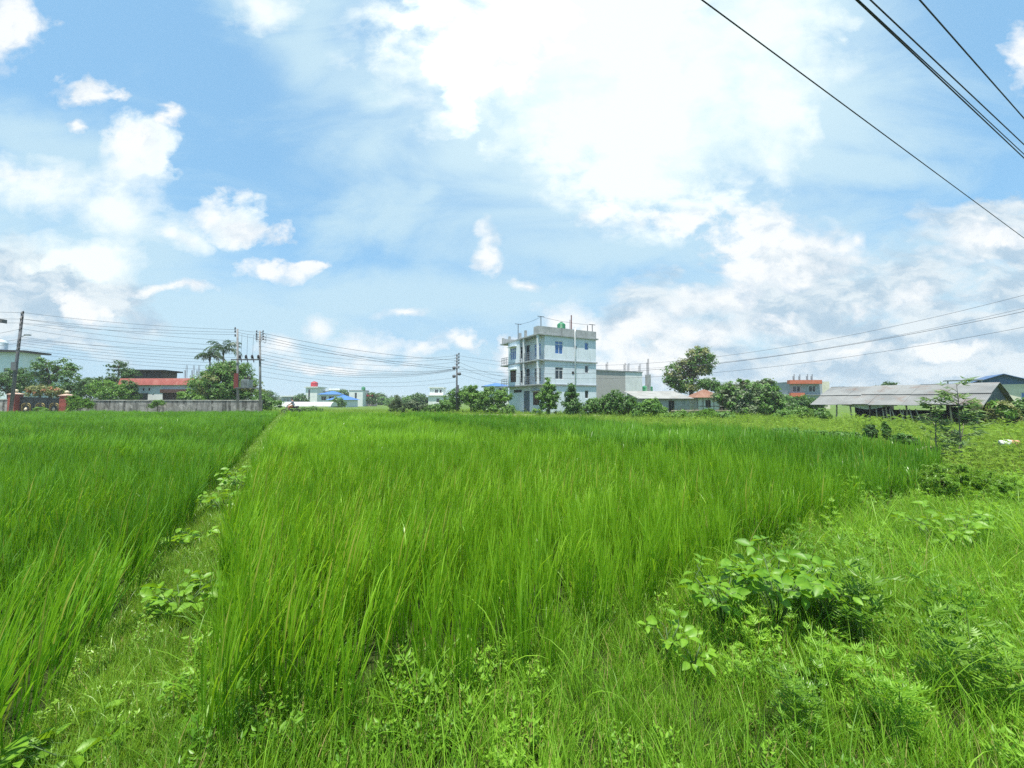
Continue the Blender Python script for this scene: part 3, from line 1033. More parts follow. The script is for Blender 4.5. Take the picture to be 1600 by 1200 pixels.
def scatter(name, label, cat, protos, P, which, rz, tilt, scl, mats):
    """One uncountable thing: clump meshes and loose points in one mesh; nodes put a copy of a clump on each point."""
    K = len(protos)
    nv = sum(len(p.v) for p in protos)
    verts, faces, midx, tone, kind = [], [], [], [], []
    for i, p in enumerate(protos):
        k = len(verts)
        verts += p.v
        faces += [tuple(q + k for q in f) for f in p.f]
        midx += p.m
        tone += p.t
        kind += [i] * len(p.v)
    n = len(P)
    me = bpy.data.meshes.new(name)
    me.from_pydata(verts + P.tolist(), [], faces)
    for m in mats:
        me.materials.append(m)
    me.polygons.foreach_set('material_index', np.array(midx, dtype=np.int32))
    me.polygons.foreach_set('use_smooth', np.ones(len(faces), dtype=bool))

    def attr(nm, typ, arr, key='value'):
        a = me.attributes.new(nm, typ, 'POINT')
        a.data.foreach_set(key, np.ascontiguousarray(arr).reshape(-1))
    attr('tone', 'FLOAT', np.concatenate([np.array(tone, dtype=np.float32), np.zeros(n, np.float32)]))
    attr('clump', 'INT', np.concatenate([np.array(kind, dtype=np.int32), -1 - which.astype(np.int32)]))
    rot = np.zeros((nv + n, 3), np.float32)
    rot[nv:, 0] = tilt[:, 0]
    rot[nv:, 1] = tilt[:, 1]
    rot[nv:, 2] = rz
    attr('turn', 'FLOAT_VECTOR', rot, 'vector')
    sc3 = np.ones((nv + n, 3), np.float32)
    sc3[nv:] = scl if scl.ndim == 2 else np.repeat(scl[:, None], 3, 1)
    attr('size', 'FLOAT_VECTOR', sc3, 'vector')
    me.update()
    o = bpy.data.objects.new(name, me)
    COL.objects.link(o)
    ng = bpy.data.node_groups.new(name + '_nodes', 'GeometryNodeTree')
    ng.interface.new_socket('Geometry', in_out='INPUT', socket_type='NodeSocketGeometry')
    ng.interface.new_socket('Geometry', in_out='OUTPUT', socket_type='NodeSocketGeometry')
    gi = ng.nodes.new('NodeGroupInput')
    go = ng.nodes.new('NodeGroupOutput')
    jn = ng.nodes.new('GeometryNodeJoinGeometry')
    ng.links.new(jn.outputs[0], go.inputs[0])

    def named(nm, typ):
        a = ng.nodes.new('GeometryNodeInputNamedAttribute')
        a.data_type = typ
        a.inputs['Name'].default_value = nm
        return a.outputs['Attribute']
    cl = named('clump', 'INT')
    tu = named('turn', 'FLOAT_VECTOR')
    si = named('size', 'FLOAT_VECTOR')
    e2r = ng.nodes.new('FunctionNodeEulerToRotation')
    ng.links.new(tu, e2r.inputs[0])

    def sel(val):
        c = ng.nodes.new('FunctionNodeCompare')
        c.data_type = 'INT'
        c.operation = 'EQUAL'
        ng.links.new(cl, c.inputs['A'] if not c.inputs[2].name == 'A' else c.inputs[2])
        c.inputs[3].default_value = val
        s = ng.nodes.new('GeometryNodeSeparateGeometry')
        s.domain = 'POINT'
        ng.links.new(gi.outputs[0], s.inputs['Geometry'])
        ng.links.new(c.outputs[0], s.inputs['Selection'])
        return s.outputs[0]
    for i in range(K):
        iop = ng.nodes.new('GeometryNodeInstanceOnPoints')
        ng.links.new(sel(-1 - i), iop.inputs['Points'])
        ng.links.new(sel(i), iop.inputs['Instance'])
        ng.links.new(e2r.outputs[0], iop.inputs['Rotation'])
        ng.links.new(si, iop.inputs['Scale'])
        ng.links.new(iop.outputs[0], jn.inputs[0])
    md = o.modifiers.new('scatter', 'NODES')
    md.node_group = ng
    tag(o, label, cat, kind='stuff')
    return o


def vnoise(x, y, seed, scale):
    """Smooth value noise in 0..1."""
    rng = np.random.default_rng(seed)
    T = rng.random((64, 64))
    x = np.asarray(x) * scale + 17.3
    y = np.asarray(y) * scale + 9.7
    xi, yi = np.floor(x).astype(int), np.floor(y).astype(int)
    fx, fy = x - xi, y - yi
    fx, fy = fx * fx * (3 - 2 * fx), fy * fy * (3 - 2 * fy)
    g = lambda a, b: T[a % 64, b % 64]
    return (g(xi, yi) * (1 - fx) + g(xi + 1, yi) * fx) * (1 - fy) + (g(xi, yi + 1) * (1 - fx) + g(xi + 1, yi + 1) * fx) * fy


NEAR = 7.5
rice_near = [rice_tuft(s, 56, 0.67, 4, 0.0080) for s in (1, 2, 3, 4, 5)] + [rice_tuft(s, 54, 0.69, 4, 0.0085, 0.35, 0.0) for s in (6, 7)]
rice_far = [rice_tuft(s, 36, 0.68, 3, 0.015) for s in (11, 12, 13)] + [rice_tuft(s, 34, 0.70, 3, 0.016, 0.42, 0.0) for s in (14, 15)]


def rice_field(name, label, inside, ylo, yhi, seed, gap=0.185, hmul=1.0, windy=0.62, mat='rice'):
    rng = np.random.default_rng(seed)
    ys = np.arange(ylo, yhi, gap)
    pts = []
    for y in ys:
        g = gap if y < 12 else gap * 1.12
        xs = np.arange(-1.5 * max(y, 1.5) - 1.2, 1.5 * max(y, 1.5) + 1.2, g)
        pts.append(np.stack([xs, np.full(len(xs), y)], 1))
    P = np.concatenate(pts)
    P = P + rng.normal(size=P.shape) * gap * 0.24
    P = P[inside(P[:, 0], P[:, 1])]
    P = P[rng.random(len(P)) > 0.03]
    n = len(P)
    z = ground_h(P[:, 0], P[:, 1])
    wn = vnoise(P[:, 0] * 0.55 + P[:, 1] * 0.1, P[:, 1], seed + 5, 0.62) * 0.6 + vnoise(P[:, 0], P[:, 1], seed + 6, 1.4) * 0.4
    bent = wn + rng.normal(size=n) * 0.07 > windy
    far = P[:, 1] + rng.normal(size=n) * 0.4 > NEAR
    w = np.where(far, np.where(bent, 10 + rng.integers(0, 2, n), 7 + rng.integers(0, 3, n)), np.where(bent, 5 + rng.integers(0, 2, n), rng.integers(0, 5, n)))
    rz = np.where(bent, rng.normal(size=n) * 0.45 + 0.35, rng.uniform(0, 6.283, n))
    tl = rng.normal(size=(n, 2)) * 0.05
    s = hmul * rng.normal(1.0, 0.09, n) * (0.88 + 0.24 * vnoise(P[:, 0], P[:, 1], seed + 8, 0.5))
    scatter(name, label, 'rice', rice_near + rice_far, np.column_stack([P, z]), w, rz, tl, np.clip(s, 0.6, 1.4), [M[mat], M['rice_yellow'], M['straw']])


def in_left(x, y):
    return (x < dike1(y) - d1w(y) * 0.92) & (y > 0.7) & (y < 35.6)


def in_mid(x, y):
    return (x > dike1(y) + d1w(y) * 0.66) & (x < dike2(y) - 0.12) & (y > front(x)) & (y < np.minimum(backl(x), 33.5))


def in_right(x, y):
    return (x > dike2(y) + 0.42) & (y > front(x)) & (y < backl(x)) & (x < 8.7)


rice_field('rice_field', 'dense young rice left of the grassy dike, shade put into its green', in_left, 0.7, 35.6, 21, hmul=0.98, windy=0.58, mat='rice_shaded')
rice_field('rice_field', 'bright green young rice filling the middle plot, right of the dike', in_mid, 1.7, 33.6, 22, windy=0.60)
rice_field('rice_field', 'rice of the far right plot, behind a narrow gap, shade put into its green', in_right, 5.0, 27.5, 23, hmul=1.12, windy=0.66, mat='rice_shaded')

# --- weeds and grass
gt = [grass_tuft(31, 30, 0.07, 0.26, 4, 0.005, 0.07), grass_tuft(32, 30, 0.09, 0.32, 4, 0.005, 0.07), grass_tuft(33, 24, 0.06, 0.20, 4, 0.0042, 0.08)]
tall = [grass_tuft(34, 7, 0.30, 0.62, 6, 0.006, 0.05, 0.5, 1.9, 0.03), grass_tuft(35, 6, 0.28, 0.62, 6, 0.006, 0.06, 0.7, 2.1, 0.03)]
hb = [herb(36, 6, 0.17, 0.040, 9), herb(37, 7, 0.20, 0.048, 8, 0.42), herb(38, 9, 0.10, 0.028, 8, 0.75)]
ft = [feather(39, 3, 0.30, 7), feather(40, 4, 0.36, 8)]
fine = [grass_tuft(45, 16, 0.22, 0.46, 5, 0.0032, 0.06, 0.1, 0.9, 0.10), grass_tuft(46, 14, 0.20, 0.52, 5, 0.0034, 0.07, 0.2, 1.2, 0.12)]


def spots(seed, n, x0, x1, y0, y1):
    rng = np.random.default_rng(seed)
    return np.stack([rng.uniform(x0, x1, n), rng.uniform(y0, y1, n)], 1), rng


def finish(P, rng, cuts, smin, smax):
    n = len(P)
    r = rng.random(n)
    w = np.searchsorted(np.cumsum(cuts) / np.sum(cuts), r).astype(int)
    s = rng.uniform(smin, smax, n)
    return np.column_stack([P, ground_h(P[:, 0], P[:, 1]) - 0.005]), np.minimum(w, len(cuts) - 1), rng.uniform(0, 6.283, n), rng.normal(size=(n, 2)) * 0.1, s


# dike turf
y = np.random.default_rng(51).uniform(0, 1, 19000) ** 1.9 * 34.5 + 0.9
rng = np.random.default_rng(52)
x = dike1(y) + rng.normal(size=len(y)) * d1w(y) * 0.75 * 1.15
P = np.stack([x, y], 1)[np.abs(x - dike1(y)) < d1w(y) * (1.15 + 0.7 * vnoise(y, y * 0, 91, 1.3))]
P = P[vnoise(P[:, 0], P[:, 1], 92, 2.6) * 0.6 + vnoise(P[:, 0], P[:, 1], 93, 6.0) * 0.4 > 0.24]
Pz, w, rz, tl, s = finish(P, rng, [32, 30, 34, 0.5, 0.3, 2, 2, 9], 0.32, 0.78)
s = s * np.interp(P[:, 1], [1.0, 6.0, 14.0], [0.9, 1.2, 1.9])
scatter('grass', 'short yellowish green turf along the dike between the left and middle rice', 'grass', gt + tall + hb, Pz, w, rz, tl, s, [M['weed_lime'], M['straw']])


def weed_ok(P, margin=0.0):
    x, y = P[:, 0], P[:, 1]
    rice = in_left(x, y) | (in_mid(x, y - margin)) | in_right(x, y) | ((x > dike2(y) - 0.2) & (x < dike2(y) + 0.4) & (y > 6.5) & (y < 27))
    return ~rice & (np.abs(x) < 1.5 * y + 3.5) & (x > dike1(y) + 0.2)


P, rng = spots(61, 36000, -2.4, 9.5, 0.75, 7.8)
P = P[weed_ok(P, 0.40)]
keep = rng.random(len(P)) < np.clip(1.25 - P[:, 1] * 0.10, 0.25, 1)
P = P[keep]
Pz, w, rz, tl, s = finish(P, rng, [24, 24, 14, 3.2, 2.8, 7, 7, 16, 1.6, 1.4], 0.75, 1.3)
w = np.where((w >= 8) & (P[:, 0] < 0.9), w - 8, w)
kind = vnoise(P[:, 0], P[:, 1], 79, 1.6) * 0.65 + vnoise(P[:, 0], P[:, 1], 80, 4.0) * 0.35
w = np.where((kind > 0.52) & (w >= 5), rng.integers(0, 3, len(w)), w)
w = np.where((kind > 0.62) & (rng.random(len(w)) < 0.10), 10 + rng.integers(0, 2, len(w)), w)
w = np.where((kind < 0.36) & (rng.random(len(w)) < 0.14), 5 + rng.integers(0, 3, len(w)), w)
near = np.clip((P[:, 1] - 1.0) / 1.6, 0.0, 1.0)
s = s * (0.50 + 0.5 * near)
lush = vnoise(P[:, 0], P[:, 1], 77, 0.9)
scatter('weeds', 'tangled lime green grass and low weeds along the near edge of the rice', 'weeds', gt + tall + hb + ft + fine, Pz, w, rz, tl, s * (0.70 + 0.6 * lush), [M['weed'], M['straw']])

P, rng = spots(62, 30000, 2.0, 40, 6.5, 27)
P = P[weed_ok(P) & (P[:, 0] > 3)]
keep = rng.random(len(P)) < np.clip(1.3 - P[:, 1] * 0.035, 0.3, 1)
P = P[keep]
Pz, w, rz, tl, s = finish(P, rng, [30, 30, 20, 2.2, 2.0, 5, 5, 8, 2.5, 2], 1.1, 1.9)
lush = vnoise(P[:, 0], P[:, 1], 78, 0.45)
scatter('grass', 'rough light green meadow grass between the right rice plot and the tin shed', 'grass', gt + tall + hb + ft, Pz, w, rz, tl, s * (0.6 + 0.8 * lush), [M['meadow'], M['straw']])

P, rng = spots(63, 26000, -58, 24, 26, 62)
ok = (P[:, 1] > np.maximum(backl(P[:, 0]), 26) + 0.2) & (np.abs(P[:, 0]) < 1.4 * P[:, 1]) & ~((P[:, 0] < -14) & (P[:, 1] < 36.6)) & ~((P[:, 0] > -14.0) & (P[:, 0] < -9) & (P[:, 1] < 34))
rdy = np.interp(P[:, 0], [q[0] for q in rp], [q[1] for q in rp])
ok &= np.abs(P[:, 1] - rdy) > 1.35
P = P[ok]
Pz, w, rz, tl, s = finish(P, rng, [30, 30, 20, 3, 3, 6, 6, 8], 1.4, 2.6)
scatter('grass', 'yellow green verge grass beyond the far edge of the rice, by the dirt road', 'grass', gt + tall + hb, Pz, w, rz, tl, s, [M['meadow'], M['straw']])


# ------------------------------------------------------------------ the three-storey house
def add_tank(name, label, loc, r, h, mat, group=None):
    root = empty(name, loc, 0, label, 'water tank', group)
    b = MB()
    b.lathe([(r * 0.98, 0), (r, h * 0.1), (r * 0.96, h * 0.14), (r, h * 0.3), (r * 0.96, h * 0.34), (r, h * 0.5), (r * 0.96, h * 0.54), (r, h * 0.7), (r * 0.97, h * 0.78), (r * 0.55, h * 0.93), (r * 0.3, h * 0.95)], 18)
    b.build('body', M[mat], root, True)
    c = MB()
    c.lathe([(r * 0.3, h * 0.94), (r * 0.32, h * 1.0), (r * 0.2, h * 1.03)], 12)
    c.build('lid', M[mat], root, True)
    return root


HX, HY, HA = 2.93, 44.0, math.atan2(0.465, 0.885)
house = empty('house', (HX, HY, 0), HA, 'three-storey pale blue-grey house with balconies, standing alone behind the rice', 'house')
F_, L_ = (0, -1, 0), (-1, 0, 0)
ux, uy = (1, 0, 0), (0, 1, 0)
F_win = [(2.43, 3.57, 7.2, 8.75), (2.43, 3.57, 4.2, 5.65), (6.82, 7.41, 7.94, 8.87), (6.82, 7.41, 5.07, 6.02), (6.80, 7.38, 1.95, 2.95)]
L_win = [(0.9, 2.37, 6.95, 8.55), (0.9, 2.37, 3.95, 5.6), (1.2, 2.7, 1.15, 2.75)]
L_door = [(3.5, 4.35, 6.47, 8.6), (3.5, 4.35, 3.55, 5.65), (3.5, 5.0, 0.17, 2.9)]
m = MB()
m.wall((0, 0, 0), ux, F_, 1.0, 8.6, 0.0, 9.3, F_win)
m.wall((1.0, 0, 0), uy, L_, 0.0, 9.0, 0.0, 9.3, L_win + L_door)
m.wall((8.6, 0, 0), uy, (1, 0, 0), 0.0, 9.0, 0.0, 9.3)
m.wall((0, 9.0, 0), ux, (0, 1, 0), 1.0, 8.6, 0.0, 9.3)
S_win = [(0.15, 0.62, 6.9, 8.5), (0.15, 0.62, 3.9, 5.5)]
B_win = [(5.3, 6.85, 6.95, 8.5), (5.3, 6.85, 4.05, 5.55)]
for z0, z1, k in ((3.62, 6.32, 1), (6.47, 9.3, 0)):
    m.wall((0.06, 0, 0), uy, L_, 4.4, 7.5, z0, z1, [B_win[k]])
    m.wall((0.06, 4.4, 0), ux, F_, 0.0, 0.94, z0, z1, [S_win[k]])
    m.wall((0.06, 7.5, 0), ux, (0, 1, 0), 0.0, 0.94, z0, z1)
m.build('wall', M['plaster_blue'], house)
s = MB()
s.box(-0.04, 8.86, -0.22, 9.7, 9.302, 9.45)
s.build('roof_slab', M['slab_edge'], house)
for z in (3.47, 6.32):
    s = MB()
    s.box(0.0, 8.74, -0.14, 9.7, z, z + 0.15)
    s.build('floor_slab', M['slab_edge'], house)
b = MB()
b.box(0.02, 8.60, -0.08, 0.06, 9.452, 10.32)
b.box(8.46, 8.602, 0.06, 9.6, 9.452, 10.32)
b.box(0.02, 0.16, 0.06, 0.9, 9.452, 10.32)
b.box(0.5, 8.46, 9.45, 9.6, 9.452, 10.2)
b.build('parapet', M['concrete'], house)
for y0, hgt in ((3.0, 0.85), (4.4, 0.75), (7.3, 0.75), (9.2, 0.8)):
    c = MB()
    c.box(0.1, 0.36, y0, y0 + 0.26, 9.452, 9.45 + hgt)
    c.build('column_stub', M['concrete'], house)
for y0, z0, z1 in ((0.02, 3.62, 6.32), (3.3, 3.62, 6.32), (0.02, 6.47, 9.3), (3.3, 6.47, 9.3)):
    c = MB()
    c.box(0.03, 0.24, y0, y0 + 0.22, z0, z1)
    c.build('column', M['white_frame'], house)
# balcony railings
for z in (3.62, 6.47):
    r_ = MB()
    for zz in (0.25, 0.5, 0.75, 0.98):
        r_.bar((0.1, 0.24, z + zz), (0.1, 3.3, z + zz), 0.035)
        r_.bar((0.1, 3.52, z + zz), (0.1, 4.4, z + zz), 0.035)
        r_.bar((0.24, 0.1, z + zz), (1.0, 0.1, z + zz), 0.035)
    for k in range(1, 9):
        r_.bar((0.1, 0.3 + k * 0.36, z), (0.1, 0.3 + k * 0.36, z + 0.98), 0.03)
    r_.build('railing', M['steel'], house)
    r_ = MB()
    for zz in (0.35, 0.7, 0.98):
        r_.bar((0.1, 7.5, z + zz), (0.1, 9.6, z + zz), 0.04)
        r_.bar((0.1, 9.6, z + zz), (1.0, 9.6, z + zz), 0.04)
    for k in range(5):
        r_.bar((0.1, 7.6 + k * 0.5, z), (0.1, 7.6 + k * 0.5, z + 0.98), 0.04)
    r_.build('railing', M['steel'], house)
for k, w in enumerate(F_win):
    window(house, (0, 0, 0), ux, F_, w, glass='glass_blue' if k in (0, 2) else 'glass_dark', cols=2 if k < 2 else 1, transom=k < 2)
for k, w in enumerate(L_win):
    window(house, (1.0, 0, 0), uy, L_, w, glass=('glass_blue', 'glass_dark', 'shutter_brown')[k], frame='white_frame' if k < 2 else 'shutter_brown', cols=2 if k < 2 else 4, transom=k < 2, hood=0.45 if k == 2 else None)
for k, w in enumerate(B_win):
    window(house, (0.06, 0, 0), uy, L_, w, glass=('glass_blue', 'shutter_brown')[k], frame='white_frame' if k == 0 else 'shutter_brown', cols=3, transom=k == 0, hood=0.5, hood_mat='plaster_blue')
for k, w in enumerate(S_win):
    window(house, (0.06, 4.4, 0), ux, F_, w, glass='glass_dark', cols=1)
for k, w in enumerate(L_door):
    d = MB()
    n_ = 2
    d.box(1.06, 1.11, w[0] + 0.04, w[1] - 0.04, w[2], w[3] - 0.05)
    dd = d.build('door', M['shutter_blue' if k == 2 else 'glass_dark'], house)
    h_ = MB()
    h_.bar((1.03, w[0] + 0.2, w[2] + 1.0), (1.03, w[0] + 0.2, w[2] + 1.2), 0.05)
    h_.build('handle', M['steel'], dd)
g_ = MB()
g_.box(1.0, 1.0 - 0.02, 5.5, 7.6, 2.75, 3.1)
g_.build('vent_panel', M['dark_inside'], house)
for (x_, z_) in ((5.4, 8.15), (5.02, 5.05)):
    v_ = MB()
    v_.box(x_ - 0.16, x_ + 0.16, -0.03, 0.02, z_ - 0.16, z_ + 0.16)
    v_.build('vent', M['dark_inside'], house)
p_ = MB()
p_.tube([(5.16, -0.27, 0.1), (5.16, -0.27, 10.0), (5.3, -0.2, 10.4)], 0.075, 8)
p_.build('drain_pipe', M['white_frame'], house, True)
st_ = MB()
st_.box(-0.9, 0.99, 2.9, 5.8, 0.0, 0.16)
st_.box(-1.4, -0.9, 3.0, 5.6, 0.0, 0.08)
st_.build('step', M['concrete'], house)
# roof posts for washing lines
for (x_, y_, h_, cross) in ((0.55, 0.1, 1.55, 1), (0.2, 5.0, 1.5, 1), (8.3, 0.3, 1.35, 1), (7.7, 0.5, 1.2, 0)):
    q = MB()
    q.bar((x_, y_, 9.46), (x_, y_, 9.46 + h_ + 0.5), 0.07)
    if cross:
        q.bar((x_ - 0.45, y_, 9.46 + h_ + 0.46), (x_ + 0.45, y_, 9.46 + h_ + 0.46), 0.06)
    q.build('roof_post', M['pole_steel'], house)
q = MB()
q.bar((5.2, 0.5, 9.46), (5.2, 0.5, 12.2), 0.09)
q.bar((5.0, 0.5, 9.46), (5.0, 0.5, 11.6), 0.05)
q.build('antenna', M['banner_red'], house)
Mh = Matrix.Translation((HX, HY, 0)) @ Matrix.Rotation(HA, 4, 'Z')


def hp(x, y, z):
    return Mh @ Vector((x, y, z))


add_tank('water_tank', 'green plastic water tank on the roof of the three-storey house', hp(4.05, 1.0, 10.0), 0.52, 1.3, 'green_tank')
m = MB()
m.box(3.3, 4.8, 0.4, 1.7, 9.452, 9.99)
m.build('tank_stand', M['concrete'], house)


def cable(name, label, pts, sag, r, group=None, cat='wire', mat='wire_black', n=14):
    """A wire hung from point to point with its own sag."""
    m = MB()
    P = []
    for a, b, s in zip(pts, pts[1:], sag if isinstance(sag, (list, tuple)) else [sag] * 9):
        a, b = Vector(a), Vector(b)
        for i in range(n + 1):
            if P and i == 0:
                continue
            t = i / n
            P.append(a.lerp(b, t) - Vector((0, 0, 4 * s * t * (1 - t))))
    o = None
    me_o = Vector(P[0])
    m.tube([p - me_o for p in P], r, 5)
    o = m.build(name, M[mat], None, True)
    o.location = me_o
    return tag(o, label, cat, group)


cable('washing_line', 'thin line strung between the roof posts of the three-storey house', [hp(0.2, 5.0, 11.4), hp(0.55, 0.1, 11.45), hp(8.3, 0.3, 11.25)], 0.18, 0.016)


# ------------------------------------------------------------------ other buildings
def building(name, label, cat, px, base_py, Y, rz, L, D, H, wallm, wins=(), roof=None, group=None, z0=0.0, glass='glass_dark', frame='white_frame', slabs=(), parapet=None, slabm='slab_edge', overhang=0.3, hoods=None):
    """A box building; its front left foot stands at px, Y. wins: (face, u0, u1, z0, z1[, glass[, cols]]) with face F, R or L."""
    g = at(px, base_py, Y)
    root = empty(name, (g.x, Y, z0), R(rz), label, cat, group)
    by = {'F': [], 'R': [], 'L': []}
    for w in wins:
        by[w[0]].append(w[1:5])
    m = MB()
    m.wall((0, 0, 0), ux, (0, -1, 0), 0, L, 0, H, by['F'])
    m.wall((L, 0, 0), uy, (1, 0, 0), 0, D, 0, H, by['R'])
    m.wall((0, 0, 0), uy, (-1, 0, 0), 0, D, 0, H, by['L'])
    m.wall((0, D, 0), ux, (0, 1, 0), 0, L, 0, H)
    m.build('wall', M[wallm], root)
    for w in wins:
        o, u, nn = {'F': ((0, 0, 0), ux, (0, -1, 0)), 'R': ((L, 0, 0), uy, (1, 0, 0)), 'L': ((0, 0, 0), uy, (-1, 0, 0))}[w[0]]
        gl = w[5] if len(w) > 5 and w[5] else glass
        cols = w[6] if len(w) > 6 else 2
        window(root, o, u, nn, w[1:5], frame=frame, glass=gl, cols=cols, transom=False, hood=hoods)
    for z in slabs:
        s = MB()
        s.box(-overhang, L + overhang, -overhang, D + overhang, z, z + 0.16)
        s.build('floor_slab', M[slabm], root)
    if roof:
        kind, rm, rh, ov = roof
        r = MB()
        if kind == 'flat':
            r.box(-ov, L + ov, -ov, D + ov, H + 0.002, H + rh)
        elif kind == 'gable_x':      # ridge runs along x
            t = 0.06
            for s in (-1, 1):
                ye = -ov if s < 0 else D + ov
                z_e = H - ov * rh / (D / 2)
                a = [(-ov, ye, z_e), (L + ov, ye, z_e), (L + ov, D / 2, H + rh), (-ov, D / 2, H + rh)]
                r.add(a + [(x, y, z + t) for x, y, z in a], [(0, 1, 2, 3), (7, 6, 5, 4), (0, 4, 5, 1), (1, 5, 6, 2), (3, 2, 6, 7), (0, 3, 7, 4)])
            r2 = MB()
            for x in (0.0, L):
                r2.add([(x, 0, H), (x, D, H), (x, D / 2, H + rh - 0.02)], [(0, 1, 2)])
            r2.build('gable', M[wallm], root)
        elif kind == 'gable_y':      # ridge runs along y, gable faces the front
            t = 0.06
            for s in (-1, 1):
                xe = -ov if s < 0 else L + ov
                z_e = H - ov * rh / (L / 2)
                a = [(xe, -ov, z_e), (L / 2, -ov, H + rh), (L / 2, D + ov, H + rh), (xe, D + ov, z_e)]
                r.add(a + [(x, y, z + t) for x, y, z in a], [(0, 1, 2, 3), (7, 6, 5, 4), (0, 4, 5, 1), (1, 5, 6, 2), (3, 2, 6, 7), (0, 3, 7, 4)])
            r2 = MB()
            for y in (0.0, D):
                r2.add([(0, y, H), (L, y, H), (L / 2, y, H + rh - 0.02)], [(0, 1, 2)])
            r2.build('gable', M[rm], root)
        elif kind == 'mono':         # slopes down towards the front
            a = [(-ov, -ov, H + 0.03), (L + ov, -ov, H + 0.03), (L + ov, D + ov, H + rh), (-ov, D + ov, H + rh)]
            r.add(a + [(x, y, z + 0.06) for x, y, z in a], [(0, 1, 2, 3), (7, 6, 5, 4), (0, 4, 5, 1), (1, 5, 6, 2), (2, 6, 7, 3), (0, 3, 7, 4)])
            r2 = MB()
            for x in (0.0, L):
                r2.add([(x, 0, H), (x, D, H), (x, D, H + rh - 0.02)], [(0, 1, 2)])
            r2.quad((0, D, H), (L, D, H), (L, D, H + rh - 0.02), (0, D, H + rh - 0.02))
            r2.build('gable', M[wallm], root)
        elif kind == 'hip':
            h0, k = H + 0.0, min(L, D) / 2
            e = [(-ov, -ov, h0), (L + ov, -ov, h0), (L + ov, D + ov, h0), (-ov, D + ov, h0)]
            rr = [(k * 0.9, D / 2, H + rh), (L - k * 0.9, D / 2, H + rh)]
            r.add(e + rr, [(0, 1, 5, 4), (1, 2, 5), (2, 3, 4, 5), (3, 0, 4), (3, 2, 1, 0)])
        r.build('roof', M[rm], root)
    if parapet:
        ph, pm = parapet
        b = MB()
        b.box(-0.02, L + 0.02, -0.02, 0.13, H + 0.17, H + 0.17 + ph)
        b.box(-0.02, 0.13, 0.13, D, H + 0.17, H + 0.17 + ph)
        b.box(L - 0.13, L + 0.02, 0.13, D, H + 0.17, H + 0.17 + ph)
        b.build('parapet', M[pm], root)
    return root


def rods(root, pts, h, r=0.03, name='rebar', mat='pole_steel'):
    for (x, y, z) in pts:
        m = MB()
        for dx, dy in ((-0.09, -0.09), (0.09, -0.09), (0.09, 0.09), (-0.09, 0.09)):
            m.bar((x + dx, y + dy, z), (x + dx * 1.4, y + dy, z + h * (0.9 + 0.3 * (dx > 0))), r)
        m.build(name, M[mat], root)


# grey block house right of the main house
gb = building('block_house', 'unfinished grey concrete-block house with rebar on top, right of the three-storey house', 'house', 925, 640, 53, 27.7, 9.6, 8.0, 5.9, 'block_wall',
              [('F', 7.3, 7.95, 4.5, 5.65, 'glass_blue', 1)], ('flat', 'slab_edge', 0.14, 0.12))
pl = MB()
pl.box(6.2, 9.58, -0.02, -0.004, 0.0, 5.88)
pl.build('plaster_panel', M['plaster_white'], gb)
rods(gb, [(3.0, 0.3, 6.04), (6.4, 0.3, 6.04), (7.2, 0.4, 6.04), (9.4, 0.3, 6.04)], 1.0, 0.035)
co = MB()
co.box(10.2, 10.75, -0.6, 0.0, 0.0, 5.6)
co.build('column', M['concrete'], gb)
rods(gb, [(10.45, -0.3, 5.6)], 2.0, 0.05)
bl = MB()
bl.box(9.602, 14.6, -0.8, 5.0, 0.0, 2.7)
bl.build('annex', M['dark_inside'], gb)
g = at(1027, 596, 54)
stn = MB()
add_tank('water_tank', 'green water tank on the low annex beside the grey block house', (g.x, 58.2, 2.71), 0.85, 1.35, 'green_tank')

low = building('shed', 'low concrete shed with a sloping pale tin roof, in front of the grey block house', 'shed', 1000, 640, 44.5, 3, 5.9, 4.2, 1.85, 'concrete',
               [('F', 1.2, 2.1, 0.7, 1.5), ('F', 3.4, 4.1, 0.2, 1.7)], ('mono', 'tin_roof_light', 1.0, 0.35), frame='wood_plank')
hut = building('hut', 'small hut with a rusty tin roof and white panel walls, under the big tree', 'hut', 1090, 640, 46, -8, 2.5, 3.0, 2.05, 'plaster_white',
               [('F', 0.9, 1.5, 0.85, 1.75)], ('hip', 'rust_roof', 1.0, 0.55), frame='wood_plank')
tb = MB()
for i in range(5):
    tb.box(0.0 + i * 0.6, 0.06 + i * 0.6, -0.03, -0.004, 0.0, 2.03)
tb.box(0.06, 2.46, -0.025, -0.006, 0.98, 1.04)
tb.build('timber_frame', M['wood_plank'], hut)
ln = MB()
a_ = [(2.4, -0.5, 1.5), (4.1, -0.5, 0.95), (4.1, 3.2, 0.95), (2.4, 3.2, 1.5)]
ln.add(a_ + [(x, y, z + 0.05) for x, y, z in a_], [(0, 1, 2, 3), (7, 6, 5, 4), (0, 4, 5, 1), (1, 5, 6, 2), (2, 6, 7, 3), (0, 3, 7, 4)])
ln.build('awning', M['rust_roof'], hut)
iw = MB()
iw.box(2.502, 3.9, 0.3, 2.8, 0.0, 0.95)
iw.build('annex', M['dark_inside'], hut)

